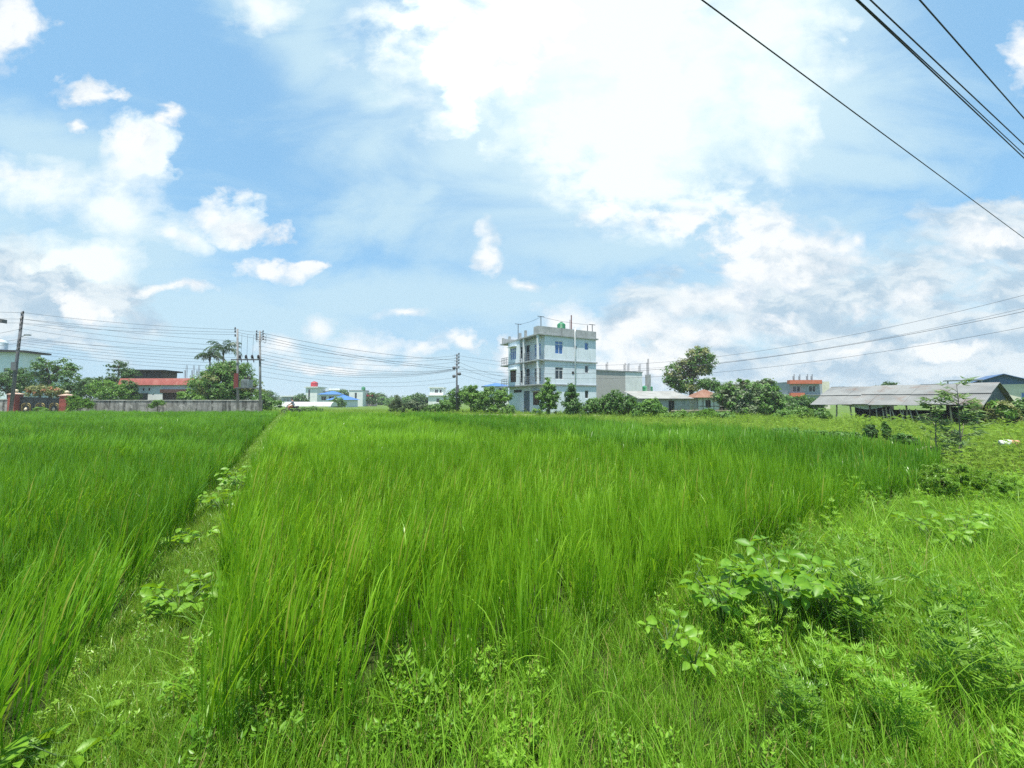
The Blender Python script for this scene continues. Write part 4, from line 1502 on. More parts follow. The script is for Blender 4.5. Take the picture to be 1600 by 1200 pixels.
# pink house and blue house behind the bushes on the right
building('house', 'pinkish two-storey house half hidden behind the right bushes', 'house', 1146, 640, 78, 6, 6.4, 6, 5.0, 'plaster_pink',
         [('F', 0.8, 2.0, 3.4, 4.5), ('F', 3.6, 4.8, 3.4, 4.5)], ('flat', 'slab_edge', 0.2, 0.3), parapet=(0.5, 'plaster_white'))
building('house', 'narrow house with a bright blue top, left of the orange-trimmed house', 'house', 1214, 640, 90, 0, 4.0, 5, 2.3, 'plaster_white',
         [('F', 1.0, 2.4, 0.9, 1.9)], ('flat', 'blue_plastic', 1.7, 0.5))
add_tank('water_tank', 'bright blue water tank on the narrow blue-topped house', (at(1217, 600, 92).x, 92, 4.02), 0.75, 1.2, 'blue_plastic')
og = building('house', 'grey three-storey house with orange roof and balcony trim', 'house', 1235, 640, 82, -4, 6.6, 7, 5.6, 'plaster_grey',
              [('F', 0.6, 2.2, 3.6, 4.9), ('F', 3.9, 5.3, 3.6, 4.9), ('F', 0.6, 2.0, 0.9, 2.1), ('F', 3.9, 5.5, 0.6, 2.3), ('R', 1.5, 2.7, 3.6, 5.0), ('R', 4.0, 5.2, 3.6, 5.0)],
              ('flat', 'plaster_grey', 0.18, 0.1), slabs=(2.9,), glass='glass_dark')
tr = MB()
tr.box(-0.5, 6.0, -0.9, -0.01, 5.3, 6.1)
tr.build('roof_trim', M['orange_paint'], og)
tr = MB()
tr.box(-0.4, 2.4, -1.0, -0.32, 2.6, 3.4)
tr.build('balcony', M['orange_paint'], og)
rods(og, [(1.5, 1.0, 5.78), (3.0, 1.5, 5.78), (4.4, 1.2, 5.78), (5.2, 1.0, 5.78)], 1.4, 0.05)
tw = MB()
tw.box(6.602, 9.5, 2.0, 6.0, 0.0, 5.9)
tw.build('stair_tower', M['plaster_cream'], og)

# cream house with a blue gable roof on the far right
cr = building('house', 'cream house with a low blue gable roof behind the long tin shed', 'house', 1512, 640, 40, -38, 4.8, 4, 3.3, 'plaster_cream',
              [('F', 2.25, 2.65, 0.9, 2.4, 'shutter_brown', 1), ('F', 3.5, 4.3, 1.5, 2.5, 'glass_blue', 2)], ('gable_y', 'navy_roof', 1.0, 0.45))
lt = MB()
lt.box(-1.6, 0.9, -1.2, 0.3, 3.72, 3.8)
lt.build('terrace_roof', M['steel'], cr)
for x_ in (-1.5, 0.8):
    c = MB()
    c.bar((x_, -1.1, 0), (x_, -1.1, 3.72), 0.1)
    c.build('post', M['steel'], cr)

# ---- long open cattle shed with a rusty tin roof
sg = at(1284, 658, 29.6)
shed = empty('cattle_shed', (sg.x, 29.6, 0.0), R(-63), 'long open shed with a rusty tin roof on crooked bamboo posts', 'shed')
SL, SD, EH, RH = 7.9, 5.4, 1.52, 2.68
t = MB()
for s in (-1, 1):
    ye = -0.55 if s < 0 else SD + 0.55
    nseg = 10
    rnd = random.Random(5 + s)
    for i in range(nseg):                       # roofing sheets lap, each sits a little differently
        x0, x1 = -0.45 + i * (SL + 0.75) / nseg, -0.45 + (i + 1) * (SL + 0.75) / nseg
        dz = rnd.uniform(-0.03, 0.03)
        y_m = ye * 0.5 + SD / 2 * 0.5
        z_m = (EH - 0.15 + RH) / 2
        za = EH - 0.15 + rnd.uniform(-0.05, 0.04)
        a = [(x0 - 0.04, ye, za), (x1, ye, za), (x1, y_m, z_m + 0.02 + dz), (x0 - 0.04, y_m, z_m + 0.02 + dz)]
        b = [(x0 - 0.04, y_m - s * -0.12, z_m + 0.035 + dz), (x1, y_m - s * -0.12, z_m + 0.035 + dz), (x1, SD / 2, RH + 0.05 + dz), (x0 - 0.04, SD / 2, RH + 0.05 + dz)]
        for q in (a, b):
            t.add(q + [(x, y, z + 0.025) for x, y, z in q], [(0, 1, 2, 3), (7, 6, 5, 4), (0, 4, 5, 1), (1, 5, 6, 2), (2, 6, 7, 3), (0, 3, 7, 4)])
t.build('roof', M['tin_roof'], shed)
t = MB()
t.add([(SL + 0.05, 0.0, EH - 0.05), (SL + 0.05, SD, EH - 0.05), (SL + 0.05, SD / 2, RH), (SL + 0.1, 0.0, EH - 0.05), (SL + 0.1, SD, EH - 0.05), (SL + 0.1, SD / 2, RH)],
      [(0, 1, 2), (5, 4, 3), (0, 3, 4, 1), (1, 4, 5, 2), (2, 5, 3, 0)])
t.build('gable', M['dark_tin'], shed)
t = MB()
t.box(SL + 0.02, SL + 0.08, 1.4, 4.4, 0.0, EH - 0.06)
t.build('end_wall', M['dark_tin'], shed)
t = MB()
t.box(-0.3, SL, -0.4, SD + 0.3, 0.0, 0.12)
t.build('plinth', M['concrete'], shed)
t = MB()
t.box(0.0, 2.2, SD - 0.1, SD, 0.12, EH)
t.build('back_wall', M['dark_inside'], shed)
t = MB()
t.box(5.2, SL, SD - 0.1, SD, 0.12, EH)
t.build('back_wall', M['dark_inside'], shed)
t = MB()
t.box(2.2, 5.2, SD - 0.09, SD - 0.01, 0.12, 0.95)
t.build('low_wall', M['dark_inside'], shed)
rnd = random.Random(8)
for i in range(9):
    x_ = -0.1 + i * SL / 8
    m = MB()
    lean = rnd.uniform(-0.12, 0.12)
    m.tube([(x_, 0.05, 0.1), (x_ + lean * 0.6, 0.05, 0.7), (x_ + lean, 0.0, EH)], [0.055, 0.05, 0.045], 7)
    m.build('post', M['bamboo' if i % 3 else 'wood_plank'], shed, True)
for i, x_ in enumerate((3.4, 3.75, 4.1, 4.35, 4.6, 4.8, 5.2, 5.6)):
    m = MB()
    m.tube([(x_, -0.25, 0.1), (x_ + rnd.uniform(-0.35, 0.2), -0.15, 1.1)], [0.04, 0.033], 6)
    m.build('brace', M['bamboo'], shed, True)
m = MB()
m.bar((-0.3, 0.0, EH - 0.12), (SL, 0.0, EH - 0.12), 0.09)
m.bar((-0.3, SD, EH - 0.12), (SL, SD, EH - 0.12), 0.09)
m.build('purlin', M['wood_plank'], shed)
m = MB()
for i in range(14):                            # a torn cloth hung under the eave
    x0, x1 = 1.2 + i * 0.22, 1.42 + i * 0.22
    f = lambda q: EH - 0.22 - 0.28 * math.exp(-((q - 2.7) / 0.8) ** 2)
    m.quad((x0, 0.25 + 0.04 * math.sin(i), EH - 0.1), (x1, 0.25 + 0.04 * math.sin(i + 1), EH - 0.1), (x1, 0.25 + 0.05 * math.sin(i * 1.3 + 1), f(x1)), (x0, 0.25 + 0.05 * math.sin(i * 1.3), f(x0)))
m.build('cloth', M['plaster_blue'], shed)
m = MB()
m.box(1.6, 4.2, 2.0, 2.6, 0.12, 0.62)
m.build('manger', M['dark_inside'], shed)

# leaning pale trunk by the shed's gable end
m = MB()
p0, p1 = on_z(1546, 663, 0.02), at(1524, 630, 22.0)
m.tube([(0, 0, -0.03), ((p1 - p0) * 0.5)[:], (p1 - p0)[:]], [0.36, 0.27, 0.22], 10)
o = m.build('leaning_log', M['log_pale'], None, True)
o.location = p0
tag(o, 'thick pale log leaning against the gable end of the tin shed', 'log')
m = MB()
g0 = at(1430, 689, 10.8)
g1 = at(1452, 684, 11.2)
m.tube([(0, 0, 0), ((g1 - g0) * 0.5 + Vector((0, 0, 0.02)))[:], (g1 - g0)[:]], [0.05, 0.06, 0.045], 8)
o = m.build('cut_log', M['log_pale'], None, True)
o.location = (g0.x, g0.y, 0.22)
tag(o, 'short pale cut log lying in the meadow, left of the saplings', 'log')


def bag(name, label, px, py, Y, rx, rz_, mat, seed):
    rng = np.random.default_rng(seed)
    bm = bmesh.new()
    bmesh.ops.create_icosphere(bm, subdivisions=3, radius=1)
    for v in bm.verts:
        n = v.co.normalized()
        k = 1 + 0.16 * math.sin(5 * n.x + 2 * n.z + seed) * math.cos(4 * n.y - n.x * 2) + rng.normal() * 0.03
        v.co = Vector((n.x * rx * k, n.y * rx * 0.8 * k, max(-rz_ * 0.7, n.z * rz_ * k)))
    me = bpy.data.meshes.new(name)
    bm.to_mesh(me)
    bm.free()
    me.materials.append(M[mat])
    o = bpy.data.objects.new(name, me)
    COL.objects.link(o)
    g = at(px, py, Y)
    o.location = (g.x, Y, g.z)
    tag(o, label, 'bag')


bag('trash_bag', 'crumpled white plastic bag in the grass, right side', 1571, 692, 11.0, 0.14, 0.10, 'bag_white', 1)
bag('trash_bag', 'crumpled orange bag lying beside the white bag in the grass', 1584, 692, 10.95, 0.15, 0.085, 'bag_orange', 2)

# ------------------------------------------------------------------ left side: compound wall, gate, red-roofed house
WY = 40.0


def wall_run(name, label, x0, x1, z1, y0=WY, y1=WY):
    root = empty(name, (x0, y0, 0), math.atan2(y1 - y0, x1 - x0), label, 'wall')
    L = math.hypot(x1 - x0, y1 - y0)
    m = MB()
    m.box(0, L, -0.1, 0.1, 0, z1)
    m.build('wall_body', M['old_wall'], root)
    m = MB()
    m.box(-0.02, L + 0.02, -0.15, 0.15, z1 + 0.002, z1 + 0.09)
    m.build('coping', M['wall_cap'], root)
    return root


gx = lambda px, Y=WY: at(px, 630, Y).x
wall_run('compound_wall', 'long weathered grey compound wall in front of the red-roofed house', gx(112), gx(410, 41.5), 1.66, WY, 41.5)
wall_run('compound_wall', 'short weathered wall end left of the red gate posts', gx(-70), gx(15), 1.75)
for (pa, lab, ht) in ((24, 'red brick gate post with a round finial, left of the black gate', 2.28), (104, 'red brick gate post with a round finial, right of the black gate', 2.15)):
    root = empty('gate_post', (gx(pa), WY, 0), 0, lab, 'gate post', 'red brick gate posts')
    m = MB()
    m.box(-0.36, 0.36, -0.36, 0.36, 0, ht)
    m.build('shaft', M['post_red'], root)
    m = MB()
    m.box(-0.44, 0.44, -0.44, 0.44, ht + 0.002, ht + 0.08)
    m.add([(-0.40, -0.40, ht + 0.081), (0.40, -0.40, ht + 0.081), (0.40, 0.40, ht + 0.081), (-0.40, 0.40, ht + 0.081), (0, 0, ht + 0.26)], [(0, 1, 4), (1, 2, 4), (2, 3, 4), (3, 0, 4)])
    m.build('cap', M['post_cap'], root)
    m = MB()
    m.lathe([(0.03, 0.2), (0.06, 0.24), (0.15, 0.32), (0.19, 0.42), (0.15, 0.52), (0.05, 0.58)], 12, (0, 0, ht - 0.02))
    m.build('finial', M['finial'], root, True)
gate = empty('gate', (gx(31), WY, 0), 0, 'black metal gate with gold arched ornaments between the red posts', 'gate')
GL = gx(97) - gx(31)
for i in range(3):
    m = MB()
    x0, x1 = GL * i / 3 + 0.03, GL * (i + 1) / 3 - 0.03
    m.box(x0, x1, -0.03, 0.03, 0.12, 2.0 - 0.06 * i)
    leafp = m.build('gate_leaf', M['gate_black'], gate)
    a = MB()
    cx, w = (x0 + x1) / 2, (x1 - x0) * 0.33
    pts = [(cx - w, -0.05, 0.25), (cx - w, -0.05, 1.1)] + [(cx + w * math.cos(math.pi - q * math.pi / 8), -0.05, 1.1 + 0.32 * math.sin(q * math.pi / 8)) for q in range(1, 8)] + [(cx + w, -0.05, 1.1), (cx + w, -0.05, 0.25)]
    a.tube(pts, 0.035, 6)
    pts = [(cx - w * 0.75, -0.05, 0.25), (cx - w * 0.75, -0.05, 1.0)] + [(cx + w * 0.75 * math.cos(math.pi - q * math.pi / 8), -0.05, 1.0 + 0.25 * math.sin(q * math.pi / 8)) for q in range(1, 8)] + [(cx + w * 0.75, -0.05, 1.0), (cx + w * 0.75, -0.05, 0.25)]
    a.tube(pts, 0.022, 6)
    a.build('ornament', M['gate_gold'], leafp, True)
    a = MB()
    a.lathe([(0.02, 0), (0.14, 0.08), (0.12, 0.2), (0.04, 0.34)], 10, (cx, -0.06, 0.62))
    a.build('medallion', M['finial'], leafp, True)
m = MB()
m.bar((0, 0, 2.02), (GL, 0, 1.92), 0.09)
m.build('top_rail', M['gate_black'], gate)

rh = building('house', 'white single-storey house with a red roof edge behind the compound wall', 'house', 192, 640, 48, -3, 9.0, 4, 3.7, 'plaster_white',
              [('F', 0.9 + 0.75 * i, 1.25 + 0.75 * i, 2.85, 3.3, 'shutter_brown', 1) for i in range(4)] + [('F', 3.75, 4.0, 2.35, 2.55, 'glass_dark', 1)], None)
m = MB()
m.box(-0.5, 9.5, -0.2, 4.4, 3.702, 3.83)
m.add([(-0.5, -0.30, 3.62), (9.5, -0.30, 3.62), (9.4, -0.12, 4.45), (-0.4, -0.12, 4.45), (-0.5, -0.25, 3.62), (9.5, -0.25, 3.62), (9.4, -0.02, 4.45), (-0.4, -0.02, 4.45)],
      [(0, 1, 2, 3), (7, 6, 5, 4), (0, 4, 5, 1), (2, 6, 7, 3), (0, 3, 7, 4), (1, 5, 6, 2)])
m.build('roof', M['red_roof'], rh)
m = MB()
m.box(-0.3, 3.2, -0.05, -0.004, 0.3, 2.6)
m.build('carport_shutter', M['glass_dark'], rh)
m = MB()
m.box(5.1, 8.5, -0.35, -0.004, 2.65, 3.1)
m.build('awning', M['shutter_brown'], rh)
m = MB()
m.box(5.2, 8.2, -0.05, -0.004, 0.1, 2.6)
m.build('garage_shutter', M['shutter_brown'], rh)
db = building('brick_hut', 'dark brick upper room with a flat overhanging roof behind the red-roofed house', 'house', 186, 640, 57, 8, 5.6, 3, 6.1, 'dark_brick', [], ('flat', 'dark_inside', 0.22, 0.5), frame='wood_plank')
rods(rh, [(5.2, 3.0, 3.84), (6.0, 3.2, 3.84), (6.9, 3.0, 3.84)], 2.1, 0.03)

# ---- pale blue house at the left edge, behind the trees
lb = building('house', 'pale blue multi-storey house with dark roofs at the left edge, behind the trees', 'house', -42, 640, 66, 12, 6.4, 3.2, 10.2, 'plaster_blue',
              [('F', 3.8, 4.8, 6.0, 7.4), ('F', 5.6, 6.6, 6.0, 7.4), ('R', 1.5, 3.0, 5.6, 7.0)], ('flat', 'dark_inside', 0.3, 0.9), slabs=(5.0,))
add_tank('water_tank', 'pale lilac water tank on the roof at the left edge', (at(0, 540, 67).x, 67.2, 10.51), 0.75, 1.9, 'plaster_blue')
building('house', 'lower blue-grey house with a roof terrace right of the leaning pole', 'house', 22, 640, 70, 14, 5.2, 3.4, 6.6, 'plaster_blue',
         [('F', 0.6, 1.7, 4.4, 5.6), ('F', 2.8, 4.0, 4.4, 5.6), ('F', 2.6, 3.8, 1.6, 2.8)], ('flat', 'plaster_blue', 0.2, 0.25), parapet=(0.7, 'plaster_blue'), slabs=(3.4,))
add_tank('water_tank', 'dark green water tank on the lower blue-grey terrace house', (at(26, 550, 72).x, 72.4, 6.82), 0.85, 2.0, 'leaf_dark' if False else 'green_tank')

# ---- far houses on the horizon
building('house', 'long low grey building with dark openings far behind the motorcyclist', 'building', 440, 640, 150, 0, 6.2, 8, 3.4, 'plaster_grey',
         [('F', 0.5 + 1.45 * i, 1.4 + 1.45 * i, 1.5, 2.7) for i in range(4)], ('flat', 'plaster_white', 0.4, 0.5))
tw = building('tower_house', 'tall white tower house with a red tank on its flat roof', 'house', 477, 640, 140, 0, 4.2, 6, 6.6, 'plaster_white',
              [('F', 0.9, 1.6, 0.6, 6.1, 'glass_dark', 1)], ('flat', 'plaster_white', 0.35, 0.5))
add_tank('water_tank', 'square-looking red tank on the tall white tower house', (at(490, 606, 142).x, 142.5, 6.96), 1.25, 2.0, 'red_plastic')
building('house', 'unfinished grey house of open floors right of the white tower house', 'house', 488, 640, 145, 0, 5.2, 7, 5.2, 'concrete',
         [('F', 0.5, 2.2, 3.2, 4.6), ('F', 2.8, 4.6, 3.2, 4.6), ('F', 0.5, 2.2, 0.8, 2.3), ('F', 2.8, 4.6, 0.8, 2.3)], ('flat', 'concrete', 0.25, 0.6), slabs=(2.6,), frame='concrete')
building('house', 'far house with an upper blue hip roof and white porch posts', 'house', 499, 640, 128, 0, 5.4, 7, 3.9, 'plaster_white',
         [('F', 0.5, 2.2, 1.9, 3.3), ('F', 3.0, 4.8, 1.9, 3.3)], ('hip', 'blue_roof', 1.2, 0.7))
building('house', 'far house with the lower, larger blue roof in front of the hip-roofed house', 'house', 513, 640, 105, 0, 5.6, 6, 2.0, 'plaster_blue',
         [('F', 0.5, 1.6, 0.4, 1.5), ('F', 3.2, 4.6, 0.4, 1.5)], ('hip', 'blue_roof', 1.35, 0.6))
building('house', 'small pale house with a flat terrace seen above the blue hip roof', 'house', 513, 640, 175, 0, 5.0, 6, 6.6, 'plaster_blue',
         [('F', 0.6, 1.8, 4.6, 5.8), ('F', 3.0, 4.2, 4.6, 5.8)], ('flat', 'plaster_white', 0.3, 0.5), parapet=(0.7, 'plaster_white'))
wh = building('house', 'white flat-fronted house with one tall dark window and a green tank', 'house', 545, 640, 120, 3, 4.2, 6, 4.9, 'plaster_white',
              [('F', 1.7, 2.4, 0.8, 4.3, 'glass_dark', 1)], ('flat', 'slab_edge', 0.2, 0.1))
add_tank('water_tank', 'tiny green tank on the roof corner of the tall-window house', (at(567, 612, 121).x, 121.4, 5.11), 0.6, 1.1, 'green_tank')
building('house', 'small house with a reddish balcony right of the tall-window house', 'house', 564, 640, 124, 0, 3.4, 5, 3.2, 'plaster_pink',
         [('F', 0.4, 1.4, 0.8, 2.0), ('F', 1.9, 2.9, 0.8, 2.0)], ('flat', 'red_plastic', 0.5, 0.4))
wv = building('house', 'white two-storey villa with a set-back top floor left of the wire-laden pole', 'house', 669, 640, 105, 0, 5.4, 7, 3.1, 'plaster_white',
              [('F', 2.2, 3.1, 1.3, 2.4), ('F', 4.2, 4.9, 1.3, 2.4)], ('flat', 'plaster_white', 0.25, 0.4))
m = MB()
m.wall((0, 0.8, 0), ux, (0, -1, 0), 0.2, 3.9, 3.36, 5.3, [(1.6, 2.5, 3.9, 4.9), (2.9, 3.5, 3.9, 4.9)])
m.wall((3.9, 0.8, 0), uy, (1, 0, 0), 0, 4, 3.36, 5.3)
m.wall((0.2, 0.8, 0), uy, (-1, 0, 0), 0, 4, 3.36, 5.3)
m.box(-0.1, 4.2, 0.5, 5.0, 5.302, 5.5)
up_ = m.build('upper_floor', M['plaster_white'], wv)
window(up_, (0, 0.8, 0), ux, (0, -1, 0), (1.6, 2.5, 3.9, 4.9), transom=False, glass='glass_dark')
window(up_, (0, 0.8, 0), ux, (0, -1, 0), (2.9, 3.5, 3.9, 4.9), transom=False, cols=1, glass='glass_dark')
building('house', 'house with a bright blue roof peeping over the bushes left of the three-storey house', 'house', 757, 640, 74, 5, 4.6, 6, 4.5, 'plaster_white',
         [('F', 0.6, 2.0, 3.3, 4.2), ('F', 2.7, 4.1, 3.3, 4.2)], ('hip', 'blue_roof', 0.75, 0.6))
m = MB()
for i in range(12):
    a, b = math.pi * i / 12, math.pi * (i + 1) / 12
    m.quad((0, -1.2 * math.cos(a), 0.75 * math.sin(a)), (9.2, -1.2 * math.cos(a), 0.75 * math.sin(a)), (9.2, -1.2 * math.cos(b), 0.75 * math.sin(b)), (0, -1.2 * math.cos(b), 0.75 * math.sin(b)))
m.add([(x, -1.2 * math.cos(math.pi * i / 12), 0.75 * math.sin(math.pi * i / 12)) for x in (0,) for i in range(13)], [tuple(range(13))])
m.add([(9.2, -1.2 * math.cos(math.pi * i / 12), 0.75 * math.sin(math.pi * i / 12)) for i in range(13)], [tuple(range(13))])
o = m.build('plastic_tunnel', M['plastic_sheet'], None, False)
o.location = (at(436, 632, 64).x, 64, 0.75)
tag(o, 'long low white plastic tunnel behind the motorcyclist', 'tunnel')


# ------------------------------------------------------------------ trees and shrubs
# left group behind the gate and the wall
tree('tree', 'dark bushy tree at the left edge, behind the leaning pole', 'tree', 14, 640, 46, [(8, 604, 24, 20), (36, 596, 20, 18), (-18, 600, 24, 24), (24, 584, 16, 12)], 'leaf_dark', n=90, per=44, leaf=0.24, clump=0.5, trunk_r=0.16, seed=101)
tree('tree', 'open-crowned tree with drooping branches behind the black gate', 'tree', 78, 640, 50, [(75, 580, 18, 18), (95, 574, 18, 13), (112, 584, 14, 12), (84, 600, 22, 16), (68, 566, 9, 7)], 'leaf_mid', n=80, per=36, leaf=0.26, clump=0.45, trunk_r=0.16, seed=102)
tree('shrub', 'dark rounded shrub between the gate tree and the lime shrub', 'shrub', 122, 640, 47, [(118, 604, 24, 16), (138, 602, 20, 13), (104, 612, 18, 12), (128, 612, 36, 14)], 'leaf_dark', n=110, per=46, leaf=0.2, clump=0.42, trunk_r=0.1, seed=103)
tree('tree', 'thin dark tree beside the dark brick upper room', 'tree', 180, 640, 52, [(182, 586, 24, 16), (168, 596, 18, 12), (184, 570, 13, 8), (205, 592, 14, 14), (148, 598, 14, 9)], 'leaf_dark', n=70, per=34, leaf=0.24, clump=0.4, trunk_r=0.14, seed=104)
tree('shrub', 'broad lime green shrub in front of the thin dark tree', 'shrub', 165, 640, 44.5, [(158, 603, 20, 9), (180, 607, 18, 10), (150, 612, 14, 9), (170, 618, 34, 10)], 'leaf_bright', n=80, per=42, leaf=0.22, clump=0.38, trunk_r=0.09, seed=105)
tree('shrub', 'dark shrub against the left end of the white red-roofed house', 'shrub', 208, 640, 46, [(200, 608, 13, 14), (206, 620, 12, 8)], 'leaf_dark', n=40, per=44, leaf=0.2, clump=0.38, trunk_r=0.08, seed=106)
tree('flowering_shrub', 'shrub with pale orange flowers hanging over the black gate', 'shrub', 64, 640, 42.5, [(60, 608, 18, 8), (76, 612, 18, 8), (90, 614, 10, 8), (52, 616, 12, 6)], 'leaf_olive', n=60, per=40, leaf=0.16, clump=0.3, trunk_r=0.07, seed=107, mats=('leaf_olive', 'flower_orange'), second=0.22)
tree('tree', 'big dense mango tree behind the twin poles', 'tree', 352, 640, 46, [(352, 604, 46, 24), (356, 590, 36, 26), (330, 604, 30, 18), (380, 602, 26, 24), (356, 580, 24, 14), (372, 574, 18, 12), (312, 606, 16, 12), (396, 612, 16, 16), (346, 618, 44, 12), (322, 590, 18, 12)], 'leaf_mid', n=260, per=54, leaf=0.28, clump=0.55, trunk_r=0.26, wid=0.42, seed=108, mats=('leaf_mid', 'leaf_olive'), second=0.18)
tree('shrub', 'dark low shrub at the right end of the compound wall', 'shrub', 420, 645, 43.5, [(412, 628, 16, 14), (428, 634, 16, 9), (402, 620, 10, 14)], 'leaf_mid', n=60, per=44, leaf=0.18, clump=0.36, trunk_r=0.07, seed=109)
tree('shrub', 'low shrub right behind the motorcyclist', 'shrub', 470, 645, 44.5, [(466, 642, 14, 5), (486, 641, 18, 5)], 'leaf_mid', n=46, per=44, leaf=0.16, clump=0.32, trunk_r=0.06, seed=110)
tree('shrub', 'small yellow-green creeper clump hanging over the compound wall', 'shrub', 246, 640, 39.7, [(246, 629, 10, 5), (240, 634, 7, 4)], 'leaf_bright', n=26, per=36, leaf=0.14, clump=0.2, trunk_r=0.04, seed=111)
tree('shrub', 'pale green shrub at the foot of the mango tree, over the wall', 'shrub', 290, 640, 42.6, [(290, 618, 12, 8), (305, 622, 12, 6)], 'leaf_bright', n=36, per=40, leaf=0.18, clump=0.3, trunk_r=0.05, seed=112)

# between the poles and the main house
tree('shrub', 'spiky pale reed clump in the middle of the far field edge', 'shrub', 622, 645, 46, [(620, 631, 9, 14), (630, 636, 10, 10), (612, 637, 7, 9)], 'leaf_grey', n=40, per=46, leaf=0.34, clump=0.3, trunk_r=0.05, wid=0.16, seed=120)
tree('shrub', 'grey-green shrub right of the pale reed clump', 'shrub', 650, 645, 47, [(646, 634, 10, 10), (660, 638, 14, 8)], 'leaf_grey', n=40, per=44, leaf=0.2, clump=0.34, trunk_r=0.06, seed=121)
tree('shrub', 'low bank of pale shrubs before the white villa', 'shrub', 680, 645, 46, [(676, 639, 16, 7), (694, 634, 16, 10)], 'leaf_mid', n=50, per=46, leaf=0.2, clump=0.36, trunk_r=0.06, seed=122)
tree('tree', 'leafy young tree at the foot of the wire-laden pole', 'tree', 716, 645, 50, [(714, 622, 18, 14), (730, 616, 16, 12), (704, 634, 16, 10)], 'leaf_mid', n=80, per=46, leaf=0.24, clump=0.42, trunk_r=0.1, seed=123)
tree('tree', 'bright feathery tree right of the wire-laden pole', 'tree', 736, 645, 47, [(734, 620, 16, 13), (746, 630, 16, 14), (740, 608, 8, 6)], 'leaf_bright', n=80, per=44, leaf=0.24, clump=0.4, trunk_r=0.09, seed=124, mats=('leaf_bright', 'leaf_mid'), second=0.5)
tree('tree', 'multi-stemmed bright green tree beside the left wall of the three-storey house', 'tree', 772, 647, 45, [(768, 618, 20, 13), (786, 622, 14, 14), (760, 632, 14, 12), (778, 636, 16, 9), (752, 622, 10, 10)], 'leaf_bright', n=110, per=46, leaf=0.22, clump=0.4, trunk_r=0.12, seed=125, stems=3, mats=('leaf_bright', 'leaf_mid'), second=0.4)
tree('shrub', 'small dark shrub at the left foot of the three-storey house', 'shrub', 795, 648, 42.6, [(796, 640, 10, 8)], 'leaf_mid', n=24, per=46, leaf=0.16, clump=0.3, trunk_r=0.05, seed=126)

# in front of the main house and to its right
tree('tree', 'slender pointed young tree in front of the house corner', 'tree', 858, 650, 40, [(856, 597, 5, 9), (857, 608, 10, 10), (860, 620, 16, 10), (857, 632, 15, 10), (846, 618, 9, 8)], 'leaf_mid', n=90, per=44, leaf=0.2, clump=0.34, trunk_r=0.08, seed=130, mats=('leaf_mid', 'leaf_bright'), second=0.4)
tree('tree', 'dark conical young tree in front of the house wall', 'tree', 893, 652, 39, [(892, 608, 6, 9), (893, 620, 11, 11), (893, 634, 15, 13), (892, 645, 16, 7)], 'leaf_dark', n=100, per=48, leaf=0.19, clump=0.34, trunk_r=0.08, seed=131, mats=('leaf_dark', 'leaf_mid'), second=0.4)
tree('shrub', 'low yellowish shrub between the two young trees', 'shrub', 842, 650, 40, [(840, 644, 9, 6), (850, 646, 10, 5), (874, 646, 8, 5)], 'leaf_bright', n=34, per=40, leaf=0.15, clump=0.26, trunk_r=0.04, seed=132)
tree('shrub', 'loose green shrub right of the dark conical tree', 'shrub', 925, 652, 38, [(918, 640, 12, 10), (932, 634, 14, 12), (924, 628, 8, 6)], 'leaf_mid', n=60, per=44, leaf=0.19, clump=0.34, trunk_r=0.06, seed=133)
tree('bush', 'tall dark round bush in front of the grey block house', 'bush', 958, 653, 37, [(958, 622, 16, 12), (972, 630, 18, 14), (946, 634, 16, 14), (962, 640, 24, 12), (988, 636, 10, 10)], 'leaf_mid', n=130, per=48, leaf=0.2, clump=0.4, trunk_r=0.09, seed=134, mats=('leaf_mid', 'leaf_dark'), second=0.5)
tree('bush', 'bright broad-leaved bush left of the low tin-roofed shed', 'bush', 1014, 656, 34, [(1012, 640, 20, 13), (1030, 644, 16, 9), (1000, 646, 14, 9), (1020, 630, 10, 6)], 'leaf_bright', n=90, per=44, leaf=0.22, clump=0.36, trunk_r=0.07, seed=135, mats=('leaf_bright', 'leaf_mid'), second=0.45)
tree('shrub', 'low pale thicket in front of the bamboo fence', 'shrub', 1062, 656, 33, [(1050, 651, 24, 6), (1078, 652, 20, 5), (1064, 646, 10, 5)], 'leaf_bright', n=60, per=42, leaf=0.17, clump=0.3, trunk_r=0.04, seed=136)
tree('shrub', 'tall light green grass clump right of the bamboo fence', 'shrub', 1104, 656, 32.5, [(1104, 650, 20, 9), (1122, 653, 12, 6)], 'leaf_bright', n=50, per=50, leaf=0.4, clump=0.3, trunk_r=0.03, wid=0.12, seed=137)
tree('shrub', 'small dark shrub on the verge below the rusty hut', 'shrub', 1132, 656, 32, [(1130, 651, 14, 7)], 'leaf_mid', n=30, per=44, leaf=0.17, clump=0.3, trunk_r=0.04, seed=138)
tree('tree', 'big spreading tree with olive crown behind the small hut', 'tree', 1080, 640, 58, [(1092, 560, 22, 16), (1076, 574, 24, 16), (1106, 566, 16, 12), (1056, 582, 18, 14), (1068, 596, 26, 12), (1098, 582, 20, 10), (1046, 596, 12, 8), (1088, 548, 12, 7), (1082, 604, 26, 9), (1060, 608, 18, 8)], 'leaf_olive', n=150, per=40, leaf=0.34, clump=0.6, trunk_r=0.3, seed=139, mats=('leaf_olive', 'leaf_mid'), second=0.45)
tree('tree', 'lower green tree between the big olive tree and the rusty hut', 'tree', 1106, 640, 54, [(1108, 600, 16, 9), (1118, 606, 10, 8)], 'leaf_mid', n=46, per=44, leaf=0.26, clump=0.42, trunk_r=0.12, seed=140)
